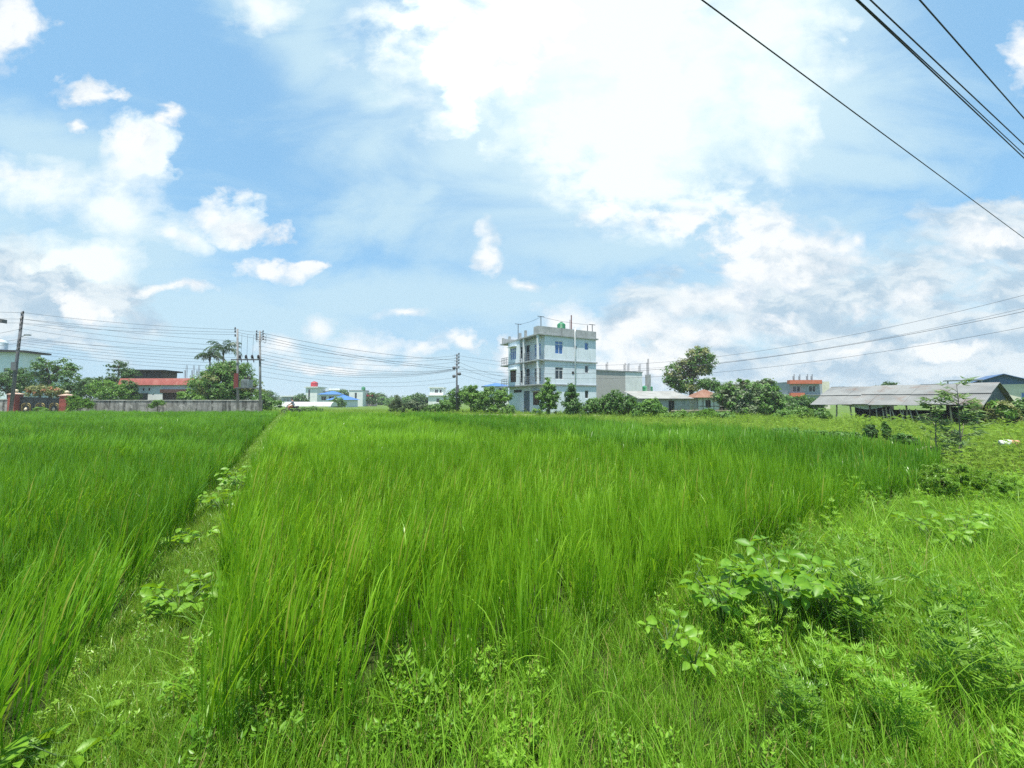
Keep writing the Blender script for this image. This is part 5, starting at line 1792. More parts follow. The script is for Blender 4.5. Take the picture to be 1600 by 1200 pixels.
tree('tree', 'grey-green leafy tree with pale tips right of the rusty hut', 'tree', 1150, 655, 38, [(1146, 622, 20, 18), (1160, 612, 20, 14), (1138, 606, 10, 8), (1156, 638, 26, 14), (1128, 618, 12, 12), (1160, 596, 8, 6)], 'leaf_grey', n=130, per=44, leaf=0.26, clump=0.42, trunk_r=0.12, seed=141, mats=('leaf_grey', 'leaf_mid'), second=0.35)
tree('tree', 'dense mid-green tree left of the blue-topped house', 'tree', 1194, 655, 40, [(1190, 610, 22, 14), (1206, 618, 14, 14), (1182, 626, 22, 18), (1200, 640, 26, 14), (1212, 630, 14, 12), (1196, 600, 12, 7)], 'leaf_mid', n=150, per=46, leaf=0.26, clump=0.44, trunk_r=0.14, seed=142, mats=('leaf_mid', 'leaf_grey'), second=0.3)
tree('bush', 'dark bush in front of the orange-trimmed house', 'bush', 1258, 655, 42, [(1256, 628, 18, 10), (1274, 634, 14, 12), (1244, 636, 12, 10)], 'leaf_dark', n=70, per=44, leaf=0.22, clump=0.4, trunk_r=0.08, seed=143, mats=('leaf_dark', 'leaf_mid'), second=0.4)
tree('bush', 'pale green bush by the left end of the tin shed', 'bush', 1240, 658, 33, [(1238, 648, 20, 10), (1258, 646, 14, 10), (1222, 652, 14, 7)], 'leaf_bright', n=80, per=44, leaf=0.19, clump=0.34, trunk_r=0.06, seed=144, mats=('leaf_mid', 'leaf_bright'), second=0.5)
tree('tree', 'round treetop showing above the ridge of the tin shed', 'tree', 1394, 640, 70, [(1394, 605, 14, 8), (1384, 612, 14, 10), (1402, 614, 14, 10)], 'leaf_dark', n=70, per=44, leaf=0.32, clump=0.55, trunk_r=0.2, seed=145)
tree('shrub', 'scrubby bush inside the left end of the tin shed', 'shrub', 1284, 658, 28.4, [(1282, 647, 10, 9), (1290, 650, 8, 6)], 'leaf_mid', n=34, per=42, leaf=0.15, clump=0.26, trunk_r=0.04, seed=146)
tree('bush', 'dark bush against the gable end of the tin shed', 'bush', 1514, 660, 24, [(1506, 646, 10, 12), (1520, 652, 10, 8)], 'leaf_dark', n=46, per=42, leaf=0.15, clump=0.27, trunk_r=0.04, seed=147)
tree('bush', 'broad-leaved banana-like clump right of the leaning pale log', 'bush', 1566, 662, 22, [(1560, 644, 14, 16), (1576, 650, 12, 12)], 'leaf_bright', n=40, per=26, leaf=0.5, clump=0.3, trunk_r=0.05, wid=0.26, seed=148, mats=('leaf_bright', 'leaf_olive'), second=0.4)
tree('bush', 'dense dark green bush at the right edge, below the cream house', 'bush', 1598, 662, 24, [(1594, 640, 14, 14), (1612, 640, 18, 20), (1590, 654, 14, 10)], 'leaf_mid', n=70, per=44, leaf=0.2, clump=0.34, trunk_r=0.07, seed=149)
# meadow clumps
tree('shrub', 'small round dark bush standing in the meadow before the tin shed', 'shrub', 1362, 684, 14.2, [(1361, 676, 9, 9), (1360, 667, 5, 4)], 'leaf_dark', n=34, per=46, leaf=0.09, clump=0.14, trunk_r=0.02, seed=150, z0=0.0)
tree('shrub', 'upright dark weed right of the small round meadow bush', 'shrub', 1384, 684, 13.6, [(1384, 674, 5, 8), (1388, 682, 7, 5), (1383, 664, 3, 5)], 'leaf_mid', n=26, per=40, leaf=0.10, clump=0.12, trunk_r=0.015, seed=151, z0=0.0)
tree('shrub', 'low dark weed clump left of the cut log', 'shrub', 1414, 692, 11.6, [(1412, 686, 14, 7), (1424, 690, 12, 6)], 'leaf_mid', n=40, per=44, leaf=0.09, clump=0.13, trunk_r=0.015, seed=152, z0=0.0)
for k, (px, py, Y, lab) in enumerate([(1270, 676, 13.0, 'leafy creeping weed on the bank right of the far rice plot, leftmost of three'), (1318, 678, 12.6, 'leafy creeping weed on the bank right of the far rice plot, middle of three'),
                                      (1232, 672, 14.5, 'leafy creeping weed nearest the dense mid-green tree, at the rice plot edge')]):
    tree('shrub', lab, 'shrub', px, py + 8, Y, [(px - 12, py + 2, 16, 5), (px + 10, py + 3, 15, 5)], 'leaf_mid', n=40, per=40, leaf=0.11, clump=0.14, trunk_r=0.012, seed=160 + k, z0=0.0)
tree('bush', 'low rounded grassy bush at the right side, behind the leafy weed', 'bush', 1500, 772, 5.9, [(1496, 744, 42, 18), (1540, 752, 36, 14), (1470, 756, 30, 14)], 'weed_dark', n=110, per=44, leaf=0.055, clump=0.085, trunk_r=0.012, wid=0.22, seed=153, z0=0.0)

# far trees along the horizon
far_trees = [(418, 618, 10, 8, 120, 'leaf_dark', 'dark round tree left of the long low grey building'), (470, 623, 9, 7, 120, 'leaf_dark', 'dark round tree right of the long low grey building'),
             (536, 617, 8, 7, 135, 'leaf_dark', 'dark tree between the blue roofs and the tall-window house'), (528, 628, 8, 6, 100, 'leaf_mid', 'green shrub-like tree under the lower blue roof'),
             (580, 621, 7, 6, 125, 'leaf_dark', 'tree right of the reddish balcony house'), (597, 626, 7, 5, 160, 'leaf_mid', 'faint low tree at mid horizon'),
             (595, 622, 5, 6, 180, 'leaf_dark', 'lone taller tree at mid horizon, above the faint low tree'), (640, 625, 9, 6, 130, 'leaf_mid', 'low tree behind the reed clump'),
             (655, 622, 12, 7, 110, 'leaf_dark', 'rounded dark tree left of the white villa'), (612, 628, 6, 4, 140, 'leaf_mid', 'low far tree left of the reed clump'),
             (1225, 626, 12, 10, 70, 'leaf_mid', 'tree in front of the narrow blue-topped house'), (1240, 632, 8, 8, 60, 'leaf_grey', 'pale small tree before the orange-trimmed house'),
             (1016, 630, 14, 8, 95, 'leaf_dark', 'dark tree far behind the low concrete shed'), (1330, 616, 10, 6, 110, 'leaf_dark', 'far tree hidden behind the tin shed roof')]
for k, (px, py, rx, ry, Y, lm, lab) in enumerate(far_trees):
    tree('tree', lab, 'tree', px, 640, Y, [(px, py, rx, ry), (px - rx * 0.5, py + ry * 0.6, rx * 0.7, ry * 0.8), (px + rx * 0.6, py + ry * 0.7, rx * 0.7, ry * 0.8)], lm, n=44, per=34, leaf=0.005 * Y, clump=0.009 * Y, trunk_r=0.18, seed=200 + k)
tl = MB()
rng = np.random.default_rng(9)
blobs = []
for x in np.arange(-520, 560, 9.0):
    h = 3.2 + 3.2 * vnoise(x, 3.0, 4, 0.05) + rng.uniform(-0.6, 0.6)
    blobs.append((x, rng.uniform(-10, 10), h * 0.45, 8.5, 6, h * 0.6))
o = crown_mesh('treeline', blobs, M['leaf_dark'], None, 33, 1500, 20, 1.5, 2.2, 0.6)
o.location = (0, 330, 0)
tag(o, 'unbroken far-off line of trees along the horizon', 'trees', kind='stuff')


# ---- palms
def palm(name, label, px, py_top, Y, h_scale, seed, nf=13, fl=1.9):
    g = at(px, 640, Y)
    top = at(px, py_top, Y)
    root = empty(name, (g.x, Y, 0), 0, label, 'palm', 'areca palms over the mango tree')
    rnd = random.Random(seed)
    t = MB()
    H = top.z
    t.tube([(0, 0, 0), (0.12, 0.05, H * 0.5), (0, 0, H)], [0.12, 0.085, 0.07], 8)
    t.build('trunk', M['bark_pale'], root, True)
    V, F, T = [], [], []
    for i in range(nf):
        az = i * 2.4 + rnd.uniform(-0.3, 0.3)
        el = rnd.uniform(0.35, 1.45)
        d = np.array([math.cos(az), math.sin(az), 0.0])
        p = np.array([0, 0, H - 0.05])
        ang = el
        sd = np.array([-math.sin(az), math.cos(az), 0])
        nseg = 9
        tone = rnd.uniform(0.2, 0.9)
        for s in range(nseg):
            dirn = d * math.cos(ang) + np.array([0, 0, 1]) * math.sin(ang)
            q = p + dirn * fl / nseg
            k = len(V)
            V += [p + sd * 0.02, p - sd * 0.02, q - sd * 0.015, q + sd * 0.015]
            F.append((k, k + 1, k + 2, k + 3))
            T += [tone] * 4
            if s >= 1:
                L = 0.62 * math.sin(math.pi * (0.18 + 0.72 * s / nseg)) * fl / 1.9
                for sg in (-1, 1):
                    for u in (0.0, 0.5):
                        b0 = p + (q - p) * u
                        tip = b0 + sd * sg * L * 0.55 + dirn * L * 0.55 - np.array([0, 0, L * rnd.uniform(0.2, 0.9)])
                        mid = (b0 + tip) / 2 + np.array([0, 0, 0.06])
                        w = dirn * 0.06
                        k = len(V)
                        V += [b0 - w * 0.4, b0 + w * 0.4, mid + w, tip, mid - w]
                        F += [(k, k + 1, k + 2, k + 4), (k + 4, k + 2, k + 3)]
                        T += [tone] * 5
            p = q
            ang -= rnd.uniform(0.14, 0.27)
    mesh_obj('crown', [tuple(v) for v in V], F, M['palm_leaf'], root, False, T)
    n = MB()
    n.lathe([(0.09, -0.75), (0.12, -0.5), (0.13, -0.2), (0.09, 0.02)], 10, (0, 0, H))
    n.build('crown_shaft', M['palm_leaf'], root, True)
    return root


palm('palm_tree', 'shorter, left-hand areca palm rising over the mango tree', 325, 556, 49, 1, 3, 12, 1.9)
palm('palm_tree', 'taller areca palm with big drooping fronds, right of its neighbour', 346, 546, 48, 1, 4, 13, 2.4)
# yellowish ginger-like plant at the foot of the wall
tree('plant', 'yellow-green strappy plant in front of the compound wall, right of the gate', 'plant', 122, 645, 38.6, [(112, 626, 8, 8), (126, 630, 10, 8), (136, 632, 7, 6), (120, 638, 8, 6)], 'leaf_bright', n=24, per=16, leaf=0.75, clump=0.2, trunk_r=0.04, wid=0.15, seed=170)
tree('plant', 'low bright weed growing in front of the black gate', 'plant', 62, 645, 38.4, [(60, 639, 8, 3), (70, 641, 7, 2.5)], 'leaf_bright', n=24, per=30, leaf=0.16, clump=0.16, trunk_r=0.02, seed=171)


# ---- saplings on the right with long drooping leaflets
def sapling(name, label, px, base_py, top_py, Y, seed, n=26, leaf=0.17, lean=0.0, spread=0.38):
    rng = np.random.default_rng(seed)
    g = on_z(px, base_py, 0.0) if Y is None else at(px, base_py, Y)
    root = empty(name, (g.x, g.y, 0.0), 0, label, 'sapling')
    H = at(px, top_py, g.y).z
    t = MB()
    spine = [Vector((lean * (i / 5) ** 1.5, 0.03 * math.sin(i), H * 0.97 * i / 5)) for i in range(6)]
    t.tube([spine[0] - Vector((0, 0, 0.05))] + spine[1:], [0.018, 0.016, 0.013, 0.011, 0.008, 0.004], 6)
    Ps, Ds, Ls, Ts = [], [], [], []
    for i in range(n):
        f = rng.uniform(0.14, 1.0)
        j = min(4, int(f * 5))
        p0 = spine[j].lerp(spine[j + 1], f * 5 - j)
        az = i * 2.4 + rng.normal() * 0.3
        ln = spread * (1.15 - 0.75 * f) * rng.uniform(0.7, 1.3) * H / 2.0 + 0.1
        p1 = p0 + Vector((math.cos(az) * ln, math.sin(az) * ln, ln * rng.uniform(0.25, 0.8)))
        t.tube([p0, p0.lerp(p1, 0.5) + Vector((0, 0, 0.02)), p1], [0.006, 0.004, 0.002], 4)
        for q in range(int(9 + 5 * rng.random())):
            u = rng.uniform(0.25, 1.05)
            pos = p0.lerp(p1, u)
            a2 = az + rng.normal() * 0.9
            D = np.array([math.cos(a2), math.sin(a2), rng.uniform(-0.9, 0.15)])
            Ps.append(pos[:])
            Ds.append(D)
            Ls.append(leaf * rng.uniform(0.6, 1.25))
            Ts.append(rng.random())
    t.build('stem', M['bark_pale'], root, True)
    P, D = np.array(Ps), unit(np.array(Ds))
    S = unit(np.cross(D, np.array([[0, 0, 1.0]])) + rng.normal(size=P.shape) * 0.3)
    V, F = leaf_quads(P, D, S, np.array(Ls), 0.27, rng, 0.15, 0.25)
    mesh_obj('foliage', V.tolist(), F.tolist(), M['leaf_pale'], root, False, np.repeat(Ts, 5))


sapling('sapling', 'bushy sapling with long drooping leaves, left of the taller one', 1466, 712, 622, 9.6, 1, 40, 0.15, -0.05, 0.34)
sapling('sapling', 'taller thin sapling whose feathery tip rises above the tin roof', 1506, 716, 594, 9.2, 2, 40, 0.17, -0.12, 0.30)
sapling('sapling', 'bare-stemmed low sapling between the taller sapling and the trash bags', 1500, 712, 660, 9.9, 3, 12, 0.10, 0.1, 0.25)


# ------------------------------------------------------------------ near broad-leaved plants
def bean_plant(name, label, base, H, R_, n_stem, n_leaf, leaf, seed, lean=(0, 0)):
    rng = np.random.default_rng(seed)
    root = empty(name, base, 0, label, 'plant')
    st = MB()
    V, F, T = [], [], []

    def leaflet(p, D, L, nrm, tone):
        """Ovate leaf: three cross rows either side of a creased midrib, tip bent down."""
        D = unit(D)
        S = unit(np.cross(D, nrm))
        N_ = np.cross(S, D)
        k = len(V)
        prof = [(0.0, 0.03), (0.18, 0.62), (0.42, 1.0), (0.68, 0.78), (0.88, 0.36), (1.0, 0.0)]
        for f, w in prof:
            c = p + D * L * f - N_ * L * (0.22 * f * f)
            o = S * L * 0.31 * w
            e = N_ * L * 0.13 * w
            V.extend([c + o + e, c, c - o + e])
            T.extend([tone + 0.06, tone + 0.45, tone - 0.04])
        for i in range(len(prof) - 1):
            a = k + 3 * i
            F.extend([(a, a + 1, a + 4, a + 3), (a + 1, a + 2, a + 5, a + 4)])
    for s in range(n_stem):
        a = s * 6.283 / n_stem + rng.normal() * 0.35
        rr = R_ * rng.uniform(0.35, 1.0)
        tip = np.array([math.cos(a) * rr + lean[0], math.sin(a) * rr + lean[1], H * rng.uniform(0.65, 1.05)])
        mid = tip * np.array([0.35, 0.35, 0.6])
        st.tube([(0, 0, -0.02), tuple(mid), tuple(tip)], [0.006, 0.005, 0.003], 5)
        for i in range(n_leaf):
            f = 0.35 + 0.65 * (i + 1) / n_leaf
            p0 = mid * (f / 0.5) if f < 0.5 else mid + (tip - mid) * ((f - 0.5) / 0.5)
            az = a + (i % 2 * 2 - 1) * rng.uniform(0.3, 1.4) + rng.normal() * 0.3
            pl = leaf * rng.uniform(0.6, 1.3)
            p1 = p0 + np.array([math.cos(az) * pl, math.sin(az) * pl, pl * rng.uniform(0.2, 0.7)])
            st.tube([tuple(p0), tuple(p1)], [0.0022, 0.0018], 4)
            tone = float(np.clip(rng.normal(0.5, 0.22), 0.1, 0.9))
            L = leaf * rng.uniform(0.65, 1.15)
            for q in (-1, 0, 1):
                b = az + q * 1.25
                D = np.array([math.cos(b), math.sin(b), rng.uniform(-0.45, 0.65)])
                nrm = unit(np.array([rng.normal() * 0.5, rng.normal() * 0.5 - 0.2, 1.0]))
                leaflet(p1 + D * 0.012, D, L * (1.08 if q == 0 else 0.92), nrm, tone + rng.normal() * 0.08)
    st.build('stem', M['stem'], root, True)
    mesh_obj('foliage', [tuple(v) for v in V], F, M['bean_leaf'], root, True, np.clip(T, 0, 1))
    return root


bean_plant('bean_plant', 'large broad-leaved bean plant at the right rice edge, the tallest of its patch', on_z(1215, 985, 0.05), 0.45, 0.30, 11, 4, 0.095, 1)
bean_plant('bean_plant', 'broad-leaved bean plant left of the large one, leaning to the rice', on_z(1130, 985, 0.05), 0.36, 0.22, 8, 3, 0.09, 2, (-0.05, 0))
bean_plant('bean_plant', 'smaller bean plant right of the large one, by the dark feathery weed', on_z(1290, 985, 0.05), 0.36, 0.20, 8, 3, 0.08, 3, (0.03, 0))
bean_plant('bean_plant', 'little yellow-green bean seedling in front of the bean patch', on_z(1045, 1030, 0.03), 0.20, 0.09, 4, 2, 0.07, 4)
bean_plant('bean_plant', 'bean seedling at the foot of the large bean plant, in the low weeds', on_z(1085, 1050, 0.03), 0.15, 0.07, 3, 2, 0.06, 14)
bean_plant('bean_plant', 'leafy bean plant farther right, in the meadow grass beyond the rice', on_z(1462, 862, 0.03), 0.28, 0.22, 6, 3, 0.10, 5)
bean_plant('bean_plant', 'bean plant close beside the leafy one, at the right edge of the grass', on_z(1508, 850, 0.03), 0.34, 0.18, 5, 3, 0.10, 6)
bean_plant('bean_plant', 'broad-leaved plant halfway down the dike, pale leaves against the left rice', on_z(283, 968, 0.12), 0.20, 0.15, 5, 3, 0.095, 7)
bean_plant('bean_plant', 'yellowish seedling beside the pale-leaved dike plant', on_z(258, 985, 0.10), 0.15, 0.10, 3, 2, 0.07, 17)
bean_plant('bean_plant', 'bushy bean plant farthest up the dike, by a bend of the turf', on_z(374, 775, 0.14), 0.36, 0.26, 8, 4, 0.105, 8)
bean_plant('bean_plant', 'second bean plant up the dike, just nearer than the bushy one', on_z(346, 806, 0.14), 0.27, 0.2, 6, 3, 0.10, 9)
bean_plant('bean_plant', 'bean plant on the dike edge between the bushy one and the pale-leaved one', on_z(296, 866, 0.10), 0.20, 0.14, 5, 3, 0.085, 10)
bean_plant('bean_plant', 'big-leaved plant at the bottom left corner of the dike', on_z(118, 1215, 0.08), 0.17, 0.13, 5, 3, 0.075, 11)
bean_plant('bean_plant', 'big-leaved plant at the bottom of the dike, right of its neighbour', on_z(208, 1218, 0.08), 0.14, 0.1, 4, 2, 0.07, 12)


def feather_plant(name, label, base, H, seed, stems=4, nl=9, mat='weed_dark'):
    root = empty(name, base, 0, label, 'plant')
    p = feather(seed, stems, H, nl)
    V, F, T, V2, F2 = p.v, p.f, p.t, [], []
    fs = [f for f, mi in zip(F, p.m) if mi == 0]
    ss = [f for f, mi in zip(F, p.m) if mi == 1]
    mesh_obj('foliage', V, fs, M[mat], root, False, T)
    mesh_obj('stem', V, ss, M['stem'], root)


feather_plant('feathery_weed', 'upright dark feathery weed beside the bean patch', on_z(1350, 1015, 0.04), 0.55, 71, 3, 11)
feather_plant('feathery_weed', 'pale feathery weed at the lower right, in front of the dark one', on_z(1405, 1165, 0.02), 0.34, 72, 5, 9, 'weed')
feather_plant('feathery_weed', 'lime feathery weed in the tangled grass below the bean patch', on_z(1255, 1150, 0.02), 0.28, 73, 6, 9, 'weed_lime')
feather_plant('feathery_weed', 'tall feathery weed near the right bottom edge of the grass', on_z(1530, 1120, 0.02), 0.48, 74, 5, 10, 'weed_dark')
feather_plant('feathery_weed', 'pale tufted weed right of the dark feathery one, in longer grass', on_z(1500, 1010, 0.02), 0.42, 75, 5, 9, 'weed')


# ------------------------------------------------------------------ poles, cross-arms, transformer
def pole(name, label, px, base_py, Y, top_px, top_py, mat, r0=0.15, r1=0.10, group=None):
    b = at(px, base_py, Y)
    t = at(top_px, top_py, Y)
    root = empty(name, (b.x, Y, 0), 0, label, 'utility pole', group)
    d = Vector((t.x - b.x, 0, t.z))
    m = MB()
    m.tube([(0, 0, -0.1), tuple(d * 0.5), tuple(d)], [r0, (r0 + r1) / 2, r1], 10)
    m.build('shaft', M[mat], root, True)
    return root, d


def insul(root, p, s=1.0):
    m = MB()
    m.lathe([(0.02 * s, 0), (0.06 * s, 0.03 * s), (0.035 * s, 0.07 * s), (0.065 * s, 0.1 * s), (0.035 * s, 0.14 * s), (0.05 * s, 0.17 * s), (0.02 * s, 0.2 * s)], 8, tuple(p))
    return m.build('insulator', M['insulator'], root, True)


pA, dA = pole('utility_pole', 'leaning dark steel pole at the far left, beside the red gate post', 16, 645, 37.5, 35.5, 487, 'pole_steel', 0.14, 0.10)
for f in (0.98, 0.93, 0.88, 0.83, 0.72, 0.68, 0.64):
    p = dA * f
    m = MB()
    m.bar((p.x - 0.05, -0.12, p.z), (p.x + 0.28, -0.12, p.z), 0.05)
    arm = m.build('bracket', M['pole_steel'], pA)
    insul(arm, (p.x + 0.22, -0.12, p.z + 0.02), 1.2)
p = dA * 0.76
m = MB()
m.bar((p.x + 0.1, 0, p.z), (p.x + 0.6, 0, p.z + 0.18), 0.05)
arm = m.build('lamp_arm', M['steel'], pA)
m = MB()
m.box(p.x + 0.55, p.x + 1.0, -0.12, 0.12, p.z + 0.14, p.z + 0.24)
m.build('lamp_head', M['steel'], arm)
p = dA * 0.5
m = MB()
m.box(p.x - 0.15, p.x + 0.35, -0.3, -0.12, p.z - 0.6, p.z + 0.2)
m.build('meter_box', M['pole_steel'], pA)

pB, dB = pole('utility_pole', 'left one of the twin poles carrying the transformer', 372, 648, 38.5, 371, 514, 'pole_concrete', 0.13, 0.085)
pC, dC = pole('utility_pole', 'right one of the twin poles, with curled jumper wires at its top', 407, 648, 38.5, 406, 517, 'pole_concrete', 0.13, 0.085)
for f in (0.99, 0.955, 0.91):
    insul(pB, (dB.x * f - 0.16, -0.1, dB.z * f), 1.3)
for f in (0.985, 0.955, 0.925, 0.895):
    for s in (-1, 1):
        m = MB()
        m.bar((dC.x * f, 0, dC.z * f), (dC.x * f + s * 0.34, 0, dC.z * f), 0.045)
        a_ = m.build('bracket', M['pole_steel'], pC)
        insul(a_, (dC.x * f + s * 0.32, 0, dC.z * f - 0.02), 1.1)
m = MB()
for k in range(3):
    z = dC.z * (0.97 - 0.03 * k)
    m.tube([(dC.x - 0.4, -0.05, z), (dC.x - 0.15, -0.2, z - 0.35), (dC.x + 0.2, -0.2, z - 0.4), (dC.x + 0.42, -0.05, z)], 0.016, 5)
    m.tube([(dC.x + 0.42, -0.05, z), (dC.x + 0.75, -0.1, z - 0.2), (dC.x + 0.62, -0.1, z - 0.5), (dC.x + 0.4, -0.05, z - 0.3)], 0.016, 5)
m.build('jumper_wire', M['wire_black'], pC, True)
za = at(388, 562, 38.5).z
xb, xc = at(368, 562, 38.5).x, at(411, 562, 38.5).x
ca = empty('crossarm', (xb, 38.5, za), 0, 'horizontal steel crossarm with fuses between the twin poles', 'crossarm')
m = MB()
m.box(-0.3, xc - xb, -0.24, -0.18, -0.04, 0.04)
m.box(-0.1, xc - xb, 0.18, 0.24, -0.04, 0.04)
m.build('beam', M['pole_steel'], ca)
for k in range(4):
    x = 0.55 + k * 0.62
    fo = insul(ca, (x, -0.2, 0.07), 2.0)
    m = MB()
    m.tube([(x + 0.1, -0.22, 0.36), (x + 0.22, -0.22, -0.3)], 0.045, 6)
    m.build('fuse', M['insulator'], ca)
for k in range(3):
    x = at(378 + k * 9, 560, 38.5).x
    cable('drop_wire', 'thin vertical drop wire between the twin poles, down to the crossarm', [(x, 38.4, at(0, 522 + k, 38.5).z), (x + 0.05, 38.3, za + 0.3)], 0.0, 0.012, 'drop wires between the twin poles', n=3)
zt = at(388, 600, 38.5)
tf = empty('transformer', (at(386, 600, 38.5).x, 38.5, zt.z - 0.35), 0, 'grey box transformer hung between the twin poles in front of the mango tree', 'transformer')
m = MB()
m.box(-0.38, 0.38, -0.32, 0.32, 0, 0.8)
for k in range(6):
    m.box(-0.34 + k * 0.125, -0.30 + k * 0.125, -0.40, -0.325, 0.08, 0.72)
m.build('tank', M['transformer_grey'], tf)
for k in range(3):
    insul(tf, (-0.22 + k * 0.22, 0, 0.805), 1.5)
m = MB()
m.box(-0.95, 1.25, -0.32, -0.26, -0.09, -0.003)
m.box(-0.95, 1.25, 0.26, 0.32, -0.09, -0.003)
m.build('platform', M['pole_steel'], tf)
m = MB()
m.box(-0.22, 0.22, -0.03, 0.03, -0.75, 0.75)
o = m.build('danger_board', M['banner_red'], None)
bp = at(368, 595, 38.2)
o.location = (bp.x, 38.27, bp.z)
tag(o, 'narrow dark red board fixed on the left one of the twin poles', 'board')

pD, dD = pole('utility_pole', 'single dark pole loaded with wires, left of the three-storey house', 713.5, 648, 48, 714, 553, 'pole_steel', 0.13, 0.085)
for f in (0.98, 0.93, 0.88, 0.83, 0.76):
    m = MB()
    m.bar((dD.x - 0.3, -0.1, dD.z * f), (dD.x + 0.3, -0.1, dD.z * f), 0.05)
    a_ = m.build('bracket', M['pole_steel'], pD)
    insul(a_, (dD.x + 0.26, -0.1, dD.z * f), 1.5)
for s, f in ((-1, 0.74), (-1, 0.6), (1, 0.64)):
    m = MB()
    m.lathe([(0.05, 0), (0.2, 0.05), (0.22, 0.2), (0.2, 0.35), (0.05, 0.4)], 10, (dD.x + s * 0.33, -0.1, dD.z * f))
    m.build('meter_box', M['pole_steel'], pD, True)
m = MB()
m.box(dD.x - 0.02, dD.x + 0.3, -0.35, -0.12, dD.z * 0.36, dD.z * 0.48)
m.build('meter_box', M['pole_steel'], pD)
# street lamp whose head reaches in at the left edge
g = at(-14, 502, 30)
sl = empty('street_lamp', (at(-60, 600, 30).x, 30, 0), 0, 'dark street lamp head reaching in at the left edge of the sky', 'street lamp')
m = MB()
m.tube([(0, 0, -0.1), (0, 0, 4.0), (0, 0, g.z - 0.1)], [0.10, 0.085, 0.07], 8)
m.tube([(0, 0, g.z - 0.12), (1.0, 0, g.z), (g.x - at(-60, 600, 30).x, 0, g.z + 0.05)], [0.05, 0.045, 0.045], 6)
m.build('pole', M['pole_steel'], sl, True)
e = at(7, 502, 30).x - at(-60, 600, 30).x
m = MB()
m.prism([(e - 1.0, g.z), (e, g.z - 0.16), (e, g.z + 0.14), (e - 1.0, g.z + 0.22)], -0.16, 0.16)
m.build('lamp_head', M['pole_steel'], sl)

# ------------------------------------------------------------------ wires
rnd = random.Random(17)
TA = lambda py: Vector((at(16 + (645 - py) * 0.1235 + 1.5, py, 37.5).x + 0.2, 37.38, at(16, py, 37.5).z))
LBL = 'power wire strung from the leaning left pole to the twin poles'
for (y0, y1, sg) in [(489, 515.5, 0.25), (499, 519.5, 0.25), (505, 523, 0.25), (499, 533, 0.25), (506, 541, 0.3), (514, 548, 0.35), (527, 553, 0.3), (532, 559, 0.3), (536, 563, 0.3), (540, 568, 0.3), (545, 573, 0.3), (550, 580, 0.25), (530, 546, 0.3)]:
    a, b = TA(y0), Vector((at(371, y1, 38.5).x - 0.1, 38.38, at(371, y1, 38.5).z))
    cable('power_wire', LBL, [a, b], sg, 0.013, 'wires from the leaning pole to the twin poles')
for (y0, y1) in [(489, 480), (499, 491), (505, 499), (530, 548), (536, 552), (514, 540)]:
    a, b = TA(y0), at(-120, y1, 37.0)
    cable('power_wire', 'power wire running from the leaning left pole out of the picture', [a, b], 0.1, 0.013, 'wires leaving the leaning pole')
for (y0, y1) in [(515.5, 519), (519.5, 524), (523, 529)]:
    cable('power_wire', 'short power wire linking the tops of the twin poles', [Vector((at(371, y0, 38.5).x + 0.1, 38.4, at(371, y0, 38.5).z)), Vector((at(404, y1, 38.5).x, 38.4, at(404, y1, 38.5).z))], 0.06, 0.013, 'links between the twin poles')
for (y0, y1, sg, r) in [(520, 563, 0.45, 0.026), (525, 575, 0.45, 0.026), (529, 578, 0.45, 0.026), (534, 556, 0.9, 0.017), (541, 560, 0.9, 0.017), (548, 566, 0.9, 0.017), (553, 577, 0.9, 0.022), (558, 577, 1.0, 0.022), (563, 578, 1.0, 0.022),
                        (568, 578, 1.0, 0.024), (573, 579, 1.0, 0.02), (580, 590, 0.9, 0.016), (588, 597, 0.8, 0.016)]:
    a = Vector((at(408, y0, 38.5).x, 38.4, at(408, y0, 38.5).z))
    b = Vector((at(712, y1, 48).x, 47.85, at(712, y1, 48).z))
    cable('power_wire', 'power wire sagging from the twin poles to the single dark pole', [a, b], sg, r * 0.7, 'wires from the twin poles to the single pole', n=20)
# from the single pole past the front of the house to poles off to the right
for (y0, e, sg, r) in [(556, (40, 22.5, 10.6), 3.5, 0.012), (562, (40, 22, 9.6), 3.3, 0.010), (577, (40, 21.6, 9.2), 2.6, 0.016), (580, (40.5, 21.6, 8.2), 2.7, 0.012)]:
    a = Vector((at(715, y0, 48).x + 0.2, 47.85, at(715, y0, 48).z))
    cable('power_wire', 'long power wire passing the three-storey house and rising to the right edge', [a, Vector(e)], sg, r, 'wires passing the house to the right', n=40)
for y0, y1 in ((566, 590), (572, 597), (584, 600)):
    a = Vector((at(715, y0, 48).x + 0.2, 47.85, at(715, y0, 48).z))
    cable('service_wire', 'thin service wire from the single dark pole to the three-storey house', [a, hp(-0.02, 7.0, at(800, y1, 50).z)], 0.25, 0.014, 'service wires to the house')
# overhead lines high on the right
for k, (p, q, lab, r) in enumerate([((1097, 0), (1600, 372), 'lowest overhead wire, crossing the sky alone on the right', 0.011),
                                    ((1338, 0), (1600, 247), 'overhead wire in the upper right, lower one of the close pair', 0.012),
                                    ((1360, 0), (1600, 226), 'overhead wire in the upper right, just above the close pair', 0.011),
                                    ((1437, 0), (1600, 185), 'overhead wire nearest the upper right corner', 0.011),
                                    ((1341, 0), (1600, 241), 'overhead wire in the upper right, upper one of the close pair', 0.009)]):
    z = 8.2 - 0.05 * k
    a, b = on_z(*p, z), on_z(*q, z + 0.25)
    d = b - a
    cable('overhead_wire', lab, [a - d * 1.6, b + d * 2.0], 0.0, r, 'overhead wires on the upper right')

